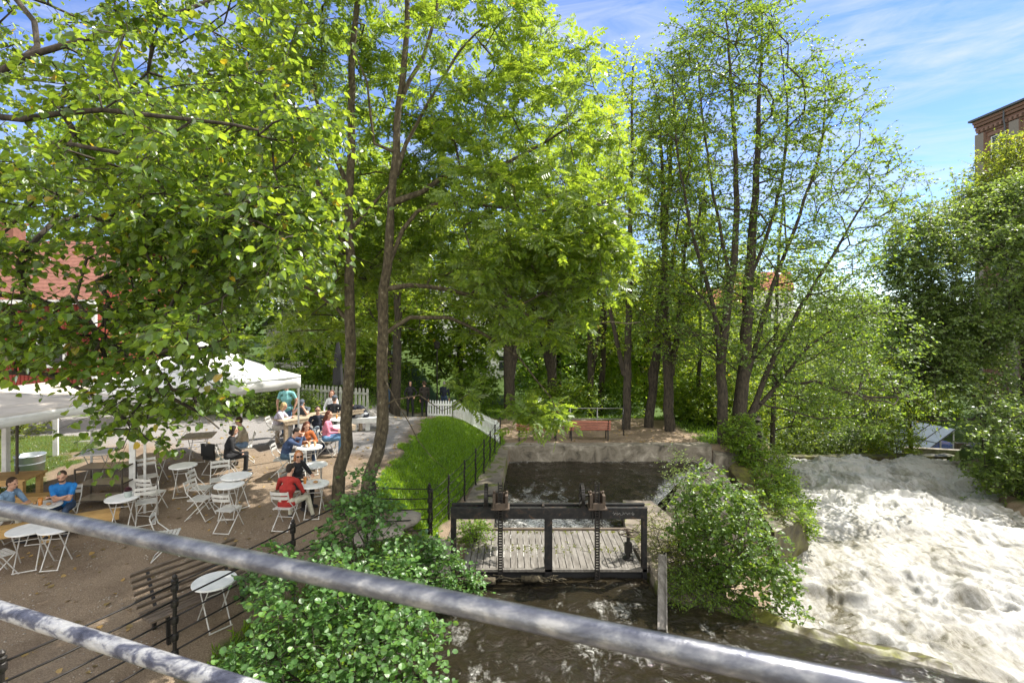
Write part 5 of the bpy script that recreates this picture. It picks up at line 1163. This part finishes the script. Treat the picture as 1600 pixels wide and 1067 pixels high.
walker(663, 607, -.2, 1, 'walker in dark brown coat behind hanging leaves', ('dark_brown_coat', (.022, .017, .013)), BK, BR, lean=.06, hands=((-.2, .1, .8), (.2, .1, .8)))
walker(694, 607, .2, 1, 'grey haired man in dark navy sweater behind the short picket fence', ('dark_navy_sweater', (.011, .015, .028)), JD, ('hair_grey', (.25, .23, .22)), lean=.08, hands=((-.22, .15, .85), (.22, .15, .85)))
p, rz = seat_at(356, 668, .8, .4, 'white chair carrying the guest in black'); person('guest in black clothes and dark boots half hidden by leaves', p, rz, BK, BK, DK, True, .2, None, (0, 0), hairstyle='bob', female=True)
p, rz = seat_at(382, 652, -.8, -.4, 'white chair carrying the guest in the beige top', 1.29); person('guest in beige top and washed jeans sitting behind yellow leaves', p, rz, ('beige_top', (.36, .30, .22)), ('washed_jeans', (.16, .24, .36)), BR, True, .2, None, (.05, .3), shoes=(.4, .38, .35))
# ------------------------------------------------------------------ trees
def ells(r, L):
    out = []
    for n, c, rad in L: out.append(ellipsoid_pts(r, n, c, rad))
    return np.concatenate(out)
def pxl(Y, *pts): return [tuple(P(x, y, Y if not hasattr(Y, '__len__') else Y[i])) for i, (x, y) in enumerate(pts)]
r1_ = np.random.default_rng(11)
# linden whose trunk stands outside the left edge, its branches reaching over the terrace
tg = []
def clumps(k, x0, x1, y0, y1, Y0, Y1, n, rad):
    for _ in range(k):
        Y = r1_.uniform(Y0, Y1); q = P(r1_.uniform(x0, x1), r1_.uniform(y0, y1), Y)
        if 20 < q.x/Y*F+CX < 150 and HY-(q.z-CAM_Z)/Y*F < 130 and r1_.random() < .8: continue
        pp = (q.x/Y*F+CX, HY-(q.z-CAM_Z)/Y*F)
        if 0 < pp[0] < 175 and 360 < pp[1] < 475 and r1_.random() < .9: continue
        if 0 < pp[0] < 130 and 475 <= pp[1] < 560 and r1_.random() < .6: continue
        rr = rad*r1_.uniform(.75, 1.3); tg.append(ellipsoid_pts(r1_, n, tuple(q), (rr*1.25, rr, rr*.6), .1))
clumps(16, -40, 480, -150, 110, 5.5, 8.5, 15, .62)
clumps(30, -40, 420, 110, 400, 4.6, 7.6, 16, .52)
clumps(12, 390, 510, 150, 400, 4.6, 6.2, 13, .40)
clumps(20, -40, 400, 380, 510, 4.6, 6.4, 13, .40)
clumps(9, -30, 190, 490, 580, 4.8, 5.8, 7, .34)
clumps(4, 150, 330, 520, 590, 4.9, 5.6, 5, .34)
clumps(6, 170, 390, 590, 690, 5.0, 5.5, 5, .26)
tg = np.concatenate(tg)
lin = make_tree('linden_tree', 'large leafed linden whose branches hang into the upper left over the terrace', 'tree',
    [([(-8.6, 5.2, 1.0), (-8.5, 5.3, 4), (-8.4, 5.4, 8), (-8.2, 5.6, 13)], .30, .10, True),
     ([(-8.45, 5.35, 4.6), (-6.6, 5.5, 6.2), (-4.8, 5.4, 6.1), (-3.6, 5.2, 5.3), (-2.9, 5.1, 4.9)], .05, .010, False),
     ([(-8.42, 5.38, 5.6), (-6.4, 5.2, 7.6), (-4.4, 5.0, 8.0), (-2.4, 4.9, 7.8)], .045, .010, False),
     ([(-8.4, 5.4, 6.5), (-6.5, 6.4, 9.0), (-4.0, 6.8, 10.2), (-2.8, 6.8, 10.8)], .05, .012, False),
     ([(-8.45, 5.35, 3.9), (-6.4, 5.3, 5.2), (-4.7, 5.2, 5.4), (-3.6, 5.1, 4.8)], .05, .010, False)],
    tg, 1, T_HEART, M['leaf_linden'], M['bark_dark'], 4, .4, 7, .068, .4, 3.5, .005, .55, 1.0, trad=.0028, up=1.0, flat=.5)
# two ash trees on the slope
AT1 = pxl(11.7, (523, 830), (530, 760), (541, 660), (546, 540), (547, 400), (548, 250), (552, 100), (560, -60), (566, -200))
AT2 = pxl([11.3]*9, (561, 826), (580, 745), (598, 670), (597, 560), (602, 450), (612, 320), (622, 200), (634, 60), (648, -150))
r1_ = np.random.default_rng(12)
tA2 = ells(r1_, [(210, (.2, 12.6, 9.7), (2.6, 2.6, 3.4)), (120, (1.5, 13.2, 7.6), (1.4, 1.7, 1.3)), (60, (-1.2, 12.0, 8.4), (2.1, 2.2, 1.7)), (32, (.1, 12.6, 6.0), (1.7, 1.5, .6)), (18, (.75, 12.6, 3.72), (.6, .5, .2)), (2, (-1.3, 12.2, 4.3), (.6, .6, .3)), (100, (-1.6, 11.6, 12.3), (2.6, 2.2, 2.2))])
def clear_trunk(t):
    x = CX+F*t[:, 0]/t[:, 1]; y = HY-F*(t[:, 2]-CAM_Z)/t[:, 1]
    return t[~((t[:, 1] < 12.1) & (y > -20) & (((x > 575) & (x < 650)) | ((x > 520) & (x < 575))))]
tA2 = clear_trunk(tA2)
A2 = make_tree('ash_tree', 'slender ash with curved trunk standing at the foot of the grass slope', 'tree',
    [(AT2, .15, .035, True),
     (pxl([11.3, 11.6, 12, 12.4, 12.6, 12.8], (612, 330), (660, 300), (720, 262), (790, 255), (880, 205), (960, 150)), .062, .014, False),
     (pxl([11.3, 11.5, 11.9, 12.3, 12.7, 13], (606, 420), (650, 330), (740, 318), (830, 330), (930, 320), (1000, 300)), .055, .012, False),
     (pxl([11.3, 11.4, 11.8, 12.2, 12.7, 13.2], (603, 468), (640, 446), (700, 452), (770, 475), (860, 500), (1000, 505)), .06, .010, False),
     (pxl([11.3, 11.4, 11.7, 12.1, 12.4, 12.6], (600, 510), (640, 496), (700, 497), (755, 522), (810, 560), (860, 620)), .05, .010, False),
     (pxl([12.0, 12.4, 12.9], (800, 483), (850, 460), (930, 430)), .022, .008, False),
     (pxl([11.3, 11.2, 11.0, 10.9], (618, 235), (585, 225), (575, 130), (540, 60)), .035, .010, False),
     (pxl([11.3, 11.5, 11.8, 12], (628, 150), (670, 60), (700, -40), (760, -120)), .05, .012, False),
     (pxl([11.3, 11.4, 11.7, 12], (616, 260), (660, 180), (720, 80), (780, 20)), .04, .010, False),
     (pxl([11.3, 11.2, 11.1, 11.1], (596, 640), (616, 625), (655, 618), (690, 640)), .022, .007, False),
     (pxl([11.3, 11.2, 11.1, 11.1, 11.2], (598, 565), (600, 590), (640, 660), (650, 690), (700, 735)), .02, .005, False)],
    tA2, 2, T_ASH, M['leaf_ash'], M['bark'], 4, .5, 5, .29, .45, 3.2, .006, .25, 1.1, trad=.0035)
r1_ = np.random.default_rng(13)
tA1 = ells(r1_, [(190, (-4.6, 12.4, 10.6), (2.4, 2.3, 3.2)), (80, (-5.0, 12.6, 7.6), (2.0, 1.8, 1.1)), (45, (-3.6, 13.4, 8.4), (1.8, 1.3, 1.4)), (22, (-4.9, 13.2, 5.8), (1.3, 1.0, .5)), (95, (-4.2, 11.6, 13.6), (2.4, 2.2, 2.0))])
tA1 = clear_trunk(tA1)
A1 = make_tree('ash_tree', 'straighter ash with upright trunk at the edge of the gravel', 'tree',
    [(AT1, .15, .04, True),
     (pxl([11.7, 12, 12.3, 12.6], (546, 500), (500, 460), (440, 430), (380, 400)), .05, .012, False),
     (pxl([11.7, 12, 12.3, 12.6], (547, 400), (500, 300), (460, 160), (430, 40)), .06, .015, False),
     (pxl([11.7, 12, 12.4], (548, 300), (500, 180), (480, 20)), .055, .015, False),
     (pxl([11.7, 12, 12.6], (547, 360), (600, 300), (660, 230)), .045, .012, False)],
    tA1, 3, T_ASH, M['leaf_ash'], M['bark'], 4, .5, 5, .29, .45, 3.6, .006, .25, 1.1, trad=.0035)
# tall open alders at the end of the basin wall
r1_ = np.random.default_rng(14)
YC = 22.4
def ce(n, px, py, rx, ry, Y=YC, dy=3.0): q = P(px, py, Y); return (n, tuple(q), (rx/F*Y, dy, ry/F*Y))
tC = ells(r1_, [ce(260, 1160, 230, 130, 240), ce(150, 1275, 290, 105, 190), ce(80, 1340, 330, 55, 110), ce(160, 1190, 490, 170, 90), ce(130, 1290, 530, 130, 80), ce(90, 1320, 610, 120, 50), ce(70, 1130, 70, 80, 90), ce(50, 1240, 150, 60, 90)])
C2_ = make_tree('alder_tree', 'tall open alder with fan of limbs reaching right over the rapids', 'tree',
    [(pxl(YC, (1150, 705), (1156, 640), (1165, 540), (1170, 440), (1178, 330), (1185, 200), (1190, 80), (1192, 20)), .32, .03, True),
     (pxl(YC, (1168, 660), (1200, 580), (1240, 500), (1300, 400), (1360, 300)), .13, .02, False),
     (pxl(YC, (1165, 600), (1200, 470), (1240, 360), (1280, 240), (1290, 130)), .12, .02, False),
     (pxl(YC, (1172, 650), (1215, 600), (1260, 545), (1330, 500), (1390, 480)), .09, .015, False),
     (pxl([YC, 22, 21.5, 21, 20.5], (1178, 632), (1230, 640), (1280, 655), (1330, 650), (1380, 635)), .05, .01, False),
     (pxl(YC, (1170, 440), (1210, 330), (1230, 200), (1220, 80)), .08, .02, False)],
    tC, 4, T_DIAM, M['leaf_alder'], M['bark_dark'], 5, .8, 10, .135, .6, 2.5, .010, .12, 1.0, trad=.005, down=1.2)
tC1 = ells(r1_, [ce(90, 1070, 200, 70, 170), ce(90, 1110, 330, 90, 210), ce(60, 1080, 480, 80, 110), ce(50, 1130, 60, 70, 60)])
C1_ = make_tree('alder_tree', 'alder with dark straight trunk forking above the end of the basin wall', 'tree',
    [(pxl(YC-.3, (1130, 712), (1129, 640), (1128, 560), (1138, 470), (1150, 380), (1150, 260), (1142, 130), (1135, 20)), .24, .03, True),
     (pxl(YC-.3, (1128, 590), (1115, 480), (1085, 380), (1060, 250), (1050, 130)), .12, .02, False),
     (pxl(YC-.3, (1132, 520), (1100, 470), (1060, 430), (1030, 400)), .06, .015, False),
     (pxl(YC-.3, (1142, 440), (1120, 330), (1100, 200), (1090, 90)), .08, .02, False)],
    tC1, 5, T_DIAM, M['leaf_alder'], M['bark_dark'], 5, .8, 10, .135, .6, 2.5, .010, .12, 1.0, trad=.005, down=1.2)
# trees on the earth plateau behind the benches
def plateau_tree(px, base_py, Y, top_py, rx, label, seed, lean=0, lm='leaf_mid', r0=.24, n=330, split=None, loy=560):
    b0 = P(px, base_py, Y); b0.z = gz(b0.x, b0.y)-.1; tr_ = [b0, P(px+lean*.3, 560, Y), P(px+lean*.6, 400, Y), P(px+lean, (top_py+250)/2, Y), P(px+lean*1.1, top_py+30, Y)]
    r = np.random.default_rng(seed); cy = (top_py+loy)/2
    t = ells(r, [ce(n, px+lean*.7, cy, rx, (loy-top_py)/2, Y, 2.8), ce(n//3, px+lean, top_py+110, rx*.6, 110, Y, 2)])
    tk = [([tuple(v) for v in tr_], r0, .04, True)]
    if split: tk.append((pxl(Y, (px, 600), (px+split*.5, 480), (px+split, 330)), r0*.6, .03, False))
    return make_tree('deciduous_tree', label, 'tree', tk, t, seed, T_DIAM, M[lm], M['bark_dark'], 5, .85, 10, .15, .7, gz(b0.x, b0.y)+3.2, .010, .15, 1.0, twigs=True, trad=.005, down=1.2)
plateau_tree(978, 668, 25, 75, 95, 'tree with straight dark trunk right of the iron post', 21, 10, 'leaf_bright', .22, 130, -50)
plateau_tree(1013, 672, 25.5, 110, 85, 'tree with leaning forked trunk between two straight trunks', 22, 40, 'leaf_bright', .24, 120, 50)
plateau_tree(1047, 678, 24.6, 150, 70, 'tree with thick brown trunk at the edge of the earth plateau', 23, -15, 'leaf_bright', .27, 110, 30)
plateau_tree(865, 655, 31, 190, 120, 'dark trunked tree standing behind the left bench', 24, -10, 'leaf_bright', .35, 200, -60)
plateau_tree(922, 650, 30, 150, 110, 'thin tree right of centre behind the pipe railing', 25, 0, 'leaf_bright', .22, 170, 40)
plateau_tree(936, 650, 31.5, 210, 100, 'thin tree next to another behind the pipe railing', 26, 20, 'leaf_bright', .22, 130)
plateau_tree(797, 650, 29, 240, 120, 'tree with pale lit trunk left of the benches', 27, -5, 'leaf_bright', .36, 230, 40)
plateau_tree(617, 655, 24.5, 260, 130, 'dark thick trunked tree beside the walkers on the path', 28, 10, 'leaf_bright', .27, 210, -50, 520)
plateau_tree(1205, 690, 30, 360, 110, 'young green tree behind the alders by the river', 29, 20, 'leaf_bright', .15, 260, None, 690)
plateau_tree(1090, 690, 28, 330, 90, 'slim young tree with thin dark stem left of the alders', 30, 10, 'leaf_bright', .09, 240, None, 660)
# far trees: two grown kinds, copied
def far_tree(name, label, seed, h, rx, lm, n, lsize, low):
    r = np.random.default_rng(seed)
    t = ells(r, [(n, (0, 0, h*.58), (rx, rx, h*.42)), (n//3, (rx*.3, 0, h*.35+low), (rx*.9, rx*.8, h*.2)), (n//3, (-rx*.4, .3, h*.75), (rx*.6, rx*.6, h*.2))])
    return make_tree(name, label, 'tree', [([(0, 0, -.5), (.1, 0, h*.3), (-.1, .1, h*.6), (.1, 0, h*.95)], .3, .05, True)], t, seed, T_DIAM, M[lm], M['bark_dark'], 5, 1.1, 9, lsize, 1.0, h*.12, .016, .15, 1.0, twigs=False, origin=np.zeros(3), down=.7)
GF = 'trees far behind the canal and the river'
k1 = far_tree('background_tree', 'x', 41, 13, 4.2, 'leaf_bright', 330, .26, 0); k2 = far_tree('background_tree', 'x', 42, 15, 4.6, 'leaf_mid', 360, .26, -1); k3 = far_tree('background_tree', 'x', 43, 11, 4.5, 'leaf_dark', 330, .24, -2)
FT = [(k1, -3.5, 35, 1.0, 'bright green tree behind the white picket fence'), (k2, 3.5, 39, 1.05, 'mid green tree far behind the left red bench'), (k1, 9.5, 36, .95, 'bright green tree behind the trunks on the plateau'),
      (k2, -11, 40, 1.1, 'tall mid green tree behind the white garden house'), (k2, -18, 33, 1.25, 'tall tree rising behind the red house'), (k1, -8.5, 30, .85, 'bright green tree behind the grey picket fence'),
      (k2, -27, 36, 1.3, 'large tree behind the left end of the red house'), (k1, 15, 44, .95, 'bright tree across the water between the alder trunks'), (k2, 20.5, 48, .8, 'rounded tree on the valley floor beyond the brink of the rapids'),
      (k1, 26, 46, .72, 'light green tree just left of the glass roofed shed'), (k3, 32, 56, .95, 'dark tree behind the glass roofed shed'), (k2, 40, 60, 1.0, 'tree in front of the foot of the brick mill'),
      (k1, 13, 60, 1.0, 'distant bright tree seen low between trunks'), (k3, 3, 62, 1.1, 'distant dark tree beyond the far lawn'), (k2, 24, 75, .9, 'distant tree on the valley slope right of the alders'),
      (k2, 34, 90, .9, 'distant tree below the hillside houses'), (k3, 46, 100, 1.0, 'distant dark tree on the hillside'), (k1, 58, 105, .9, 'distant light tree on the hillside near the red roof'), (k3, 70, 112, 1.1, 'distant dark tree at the right of the hillside'), (k2, -20, 62, 1.3, 'distant tall tree far left behind everything'), (k3, 29, 45, .85, 'dark tree standing directly behind the glass roofed shed at its left'), (k2, 38, 48, .75, 'mid green tree right behind the glass roofed shed'), (k2, 23, 40, .62, 'low mid green tree just beyond the middle of the brink'), (k1, 17, 38, .7, 'low bright tree just beyond the left of the brink'), (k3, 45, 58, .9, 'dark tree at the foot of the brick mill behind the willow')]
first = set()
for k, x, y, s, lab in FT:
    z = gz(x, y)
    if k.name not in first: o = k; first.add(k.name); o.location = (x, y, z-.2); o['label'] = lab; o['group'] = GF
    else: o = dup(k, (x, y, z-.2), 0, lab, GF)
    o.scale = (s, s, s); o.rotation_euler = (0, 0, (x*1.7+y) % 6.28)
# right bank: large drooping willow-like crown, yellowing tree by the mill
r1_ = np.random.default_rng(16)
YR = 30
tR = ells(r1_, [ce(430, 1540, 425, 130, 120, YR, 4), ce(360, 1590, 560, 150, 130, YR, 4), ce(230, 1470, 520, 70, 85, YR, 3), ce(130, 1590, 690, 90, 75, 23, 2.5), ce(150, 1650, 380, 120, 120, YR, 4), ce(120, 1440, 400, 45, 60, YR, 2), ce(140, 1590, 330, 60, 60, YR, 3), ce(80, 1500, 400, 160, 150, YR, 4), ce(90, 1430, 560, 70, 70, YR, 3), ce(30, 1420, 380, 60, 70, YR, 3)])
px_ = CX+F*tR[:, 0]/tR[:, 1]; py_ = HY-F*(tR[:, 2]-CAM_Z)/tR[:, 1]; tR = tR[~((px_ > 1400) & (px_ < 1530) & (py_ > 610))]
RW = make_tree('willow_tree', 'big grey green willow leaning over the rapids from the right bank', 'tree',
    [([tuple(Vector((33.2, 30, gz(33.2, 30)-.2))), tuple(P(1640, 720, YR)), tuple(P(1580, 660, YR)), tuple(P(1520, 620, YR)), tuple(P(1450, 585, YR)), tuple(P(1420, 600, YR))], .42, .04, True),
     (pxl(YR, (1600, 680), (1600, 560), (1580, 430), (1540, 330)), .25, .03, False), (pxl(YR, (1630, 710), (1660, 560), (1660, 400)), .25, .03, False),
     (pxl([29.5, 28.5, 27.5, 27], (1590, 670), (1520, 655), (1440, 658), (1400, 655)), .06, .015, False)],
    tR, 6, T_DIAM, M['leaf_willow'], M['bark_dark'], 6, 1.05, 11, .175, .9, -1.5, .010, .35, 1.0, trad=.005)
tY = ells(r1_, [ce(300, 1590, 310, 75, 85, 33, 3), ce(160, 1545, 340, 60, 60, 33, 3), ce(110, 1610, 240, 55, 40, 33, 2)])
make_tree('yellowing_tree', 'yellow green tree in front of the brick mill', 'tree', [([(34, 33.5, gz(34, 33.5)-.3), tuple(P(1600, 480, 33)), tuple(P(1585, 340, 33)), tuple(P(1590, 230, 33))], .3, .04, True)], tY, 7, T_DIAM, M['leaf_yellow'], M['bark_dark'], 5, .9, 9, .17, .9, 4, .010, .2, 1.0, trad=.006)
tW = ells(r1_, [ce(70, 1415, 570, 45, 50, 34, 2), ce(40, 1400, 540, 60, 30, 34, 2)])
make_tree('weeping_tree', 'small weeping tree with thin trunk left of the glass roofed shed', 'tree', [([(P(1423, 640, 34).x, 34, -4.5), tuple(P(1421, 640, 34)), tuple(P(1412, 560, 34)), tuple(P(1410, 520, 34))], .17, .04, True)], tW, 8, T_DIAM, M['leaf_bright'], M['bark_dark'], 5, 1.6, 16, .13, .9, -2, .010, 2.2, .8, trad=.006)
def shrub(name, label, base, L, seed, T, lm, ntw=4, tlen=.3, nlf=6, size=.07, stems=5, cat='shrub', step=.3, droop=.15, group=None):
    r = np.random.default_rng(seed); t = ells(r, L); b = Vector(base); ctr = np.mean([l[1] for l in L], axis=0); tk = []
    for k in range(stems):
        a = 2*math.pi*k/stems+r.random(); e = np.array((math.cos(a), math.sin(a), 0))*.35*L[0][2][0]
        tk.append(([tuple(b) if k == 0 else tuple(b+Vector((.1*math.cos(a), .1*math.sin(a), .05))), tuple(np.array(b)*.5+ctr*.5+e*.5), tuple(ctr+e)], .028, .01, True))
    return make_tree(name, label, cat, tk, t, seed, T, M[lm], M['bark_dark'], ntw, tlen, nlf, size, step, -9, .004, droop, 1.1, group, True, trad=.0028, down=.7, up=1.1)
q = P(1402, 690, 33); shrub('bush', 'bright yellow green bush at the brink beside the thin trunk', (q.x, 33, -3.4), [(110, (q.x-.4, 33, -1.9), (1.6, 1.3, 1.2)), (40, (q.x+.3, 33.2, -1.2), (.9, .9, 1.1))], 51, T_DIAM, 'leaf_bright', 5, .5, 8, .13)
shrub('alder_bush', 'large round leaved bush in front of the lower iron fence', (-2.75, 7.6, .3), [(70, (-2.9, 7.5, 2.0), (.75, .7, .6)), (60, (-2.1, 7.9, 1.75), (.7, .6, .5)), (40, (-1.75, 7.6, 1.45), (.55, .6, .36)), (60, (-2.9, 6.7, 1.5), (.8, .6, .5)), (50, (-2.1, 6.9, 1.5), (.7, .6, .45)), (34, (-1.55, 6.9, 1.15), (.55, .5, .32)), (30, (-3.5, 6.6, 1.2), (.6, .5, .4)), (40, (-2.4, 6.3, 1.0), (.9, .5, .4)), (14, (-1.5, 7.9, 1.0), (.4, .5, .3))], 52, T_ROUND, 'leaf_bush', 4, .32, 5, .08, 7)
shrub('alder_bush', 'upright leafy shoots growing in front of the two ash trunks', (-2.7, 9.4, .6), [(90, (-2.75, 9.3, 1.95), (.75, .55, .95)), (60, (-1.9, 9.6, 1.4), (.9, .5, .45)), (26, (-3.9, 8.4, 1.8), (.45, .4, .5)), (14, (-2.72, 9.3, 2.9), (.16, .16, .5))], 53, T_ROUND, 'leaf_bush', 4, .26, 5, .075, 5)
shrub('alder_bush', 'low leafy shrub beside the left post of the sluice', (-1.55, 10.1, .35), [(70, (-1.55, 10.0, 1.05), (.65, .45, .5)), (30, (-1.05, 10.1, .75), (.45, .35, .3))], 54, T_ROUND, 'leaf_bush', 4, .24, 5, .065, 4)
shrub('alder_bush', 'rounded green alder bush between sluice and rapids', (4.05, 10.5, -.1), [(95, (4.3, 10.6, 2.0), (.85, .8, .55)), (120, (4.6, 10.6, 1.3), (1.0, .9, .6)), (95, (4.95, 10.5, .7), (.85, .8, .55)), (34, (3.9, 10.9, 1.35), (.5, .6, .5)), (16, (4.1, 10.8, 2.55), (.4, .4, .35)), (30, (5.35, 10.3, .0), (.6, .6, .45))], 55, T_ROUND, 'leaf_alder', 4, .26, 6, .07, 7)
shrub('birch_shrub', 'pale speckled young birch shoots behind the alder bush', (4.0, 12.0, .3), [(60, (4.0, 12.0, 1.5), (.55, .5, .8)), (20, (3.95, 12.2, 2.4), (.25, .25, .5))], 56, T_DIAM, 'leaf_willow', 4, .25, 7, .05, 4)
shrub('ivy_bush', 'leafy bush at the foot of the alder trunks', (9.4, 21.2, .3), [(90, (9.4, 21.0, 1.2), (.75, .6, .8)), (50, (9.7, 20.9, .4), (.7, .6, .5))], 57, T_DIAM, 'leaf_mid', 5, .3, 8, .1, 4)
shrub('ivy_bush', 'ivy and low bush covering the edge of the bank beside the rapids', (10.0, 19.5, -.2), [(80, (9.7, 19.0, -.1), (.7, 1.1, .45)), (70, (10.6, 21.2, .2), (.8, 1.2, .5)), (60, (9.2, 17.3, -.45), (.7, 1.1, .4)), (50, (9.9, 17.6, -.9), (.3, .9, .6)), (50, (10.6, 19.6, -.7), (.4, 1.3, .7))], 58, T_DIAM, 'leaf_mid', 5, .28, 8, .09, 4)
shrub('weed_clump', 'yellowish weeds growing over the right hand pier', (3.6, 12.2, .4), [(50, (3.5, 12.4, .75), (.55, .8, .3)), (40, (3.75, 11.3, .8), (.45, .4, .35)), (30, (3.9, 10.9, .55), (.5, .4, .25))], 59, T_DIAM, 'weed', 5, .3, 8, .045, 4)
shrub('weed_clump', 'bright green weed tuft at the left end of the plank deck', (-.85, 12.5, .5), [(26, (-.95, 12.5, .75), (.3, .4, .2))], 60, T_DIAM, 'grass', 6, .3, 8, .06, 3)
shrub('bush', 'yellow green bush behind the beige canopy', (-17.0, 17.6, 1.9), [(60, (-16.6, 17.4, 2.6), (.9, .8, .7))], 61, T_DIAM, 'leaf_yellow', 5, .35, 8, .09, 4)
shrub('bush', 'dark green bush along the lawn behind the gazebo', (-11.6, 21, 2.1), [(120, (-11.2, 20.6, 3.0), (1.9, 1.0, 1.0)), (60, (-8.9, 20.8, 2.6), (.9, .7, .6))], 62, T_DIAM, 'leaf_dark', 5, .4, 8, .11, 5)
for k, (px, Y, w_, h_, lab, lm) in enumerate([(740, 29, 1.7, 1.5, 'bushy undergrowth at the end of the white picket fence', 'leaf_mid'), (880, 29, 2.2, 1.3, 'undergrowth behind the left red bench', 'leaf_bright'), (960, 31, 2.2, 1.5, 'undergrowth behind the pipe railing', 'leaf_mid'), (1075, 27.5, 1.6, 1.2, 'green undergrowth right of the thick brown trunk', 'leaf_bright'), (1110, 26, 1.3, .9, 'low green undergrowth at the end of the basin wall', 'leaf_bright'),
        (1250, 33.5, 3.0, 1.8, 'dark undergrowth along the brink of the rapids', 'leaf_dark'), (1330, 34, 2.6, 1.5, 'grey green undergrowth at the middle of the brink', 'leaf_willow'), (1580, 26, 1.6, 1.6, 'dark overhanging bush on the right bank', 'leaf_dark'), (1590, 22, 1.6, 1.4, 'dark bush at the right edge above the rapids', 'leaf_dark'), (545, 29, 1.9, 1.6, 'bright undergrowth behind the pale bench', 'leaf_bright')]):
    x = (px-CX)/F*Y; z = gz(x, Y) if Y < 30 else max(gz(x, Y), -4.0); shrub('undergrowth_bush', lab, (x, Y, z-.1), [(80, (x, Y, z+h_*.75), (w_, 1.0, h_*.75)), (40, (x+.5, Y+.3, z+h_*1.1), (w_*.6, .8, h_*.7))], 70+k, T_DIAM, lm, 5, .5, 8, .15, 4, 'bush', .45, group='undergrowth bushes')

for k, (x, y, w_, h_, lab, lm) in enumerate([(-10.3, 24.5, 2.2, 2.6, 'tall green bush screening the garden house at its left end', 'leaf_mid'), (-7.3, 24.6, 2.0, 2.4, 'bright green bush behind the middle of the grey picket fence', 'leaf_bright'), (-13.8, 23.5, 2.2, 2.4, 'dark green bush between the red house and the garden house', 'leaf_dark'), (-14.0, 19.6, 1.9, 4.6, 'tall green bush standing at the gable of the red house', 'leaf_mid')]):
    z = gz(x, y); shrub('screening_bush', lab, (x, y, z-.1), [(120, (x, y, z+h_*.55), (w_*.8, 1.0, h_*.5)), (60, (x+.4, y+.2, z+h_*.9), (w_*.5, .8, h_*.4))], 90+k, T_DIAM, lm, 5, .5, 9, .15, 4, 'bush', .45)

n = 260; tx = np.concatenate([rng.uniform(-1, 2.8, 130), rng.uniform(-1, 2.8, 80), rng.uniform(-1.05, -.3, 50)]); ty = np.concatenate([12.05+rng.normal(size=130)*.12, 12.95+rng.normal(size=80)*.06, rng.uniform(11.6, 13, 50)])
tx = np.round(tx/.15)*.15+rng.normal(size=n)*.008; k_ = np.repeat(np.arange(n), 5)
V, FL, SZ = leaves_arrays(T_DIAM, np.stack([tx[k_]+rng.normal(size=len(k_))*.02, ty[k_]+rng.normal(size=len(k_))*.03, np.full(len(k_), .545)], -1), rng.normal(size=(len(k_), 3))*np.array((1, 1, .3))+np.array((0, 0, .8)), rng.normal(size=(len(k_), 3)), .022+.035*rng.random(len(k_)))
tag(link(bpy.data.objects.new('deck_weeds', raw_mesh('deck_weeds', V, FL, SZ, [M['weed']]))), 'small weeds sprouting in the joints of the plank deck', None, None, 'stuff')

shrub('weed_clump', 'dark grassy weeds hanging over the block beside the grey plank', (3.9, 10.6, .45), [(60, (3.85, 10.55, .7), (.5, .35, .22)), (40, (3.6, 10.2, .45), (.5, .25, .22)), (30, (4.3, 10.05, .3), (.4, .3, .2))], 97, T_DIAM, 'leaf_mid', 6, .3, 8, .05, 4, droop=.6)
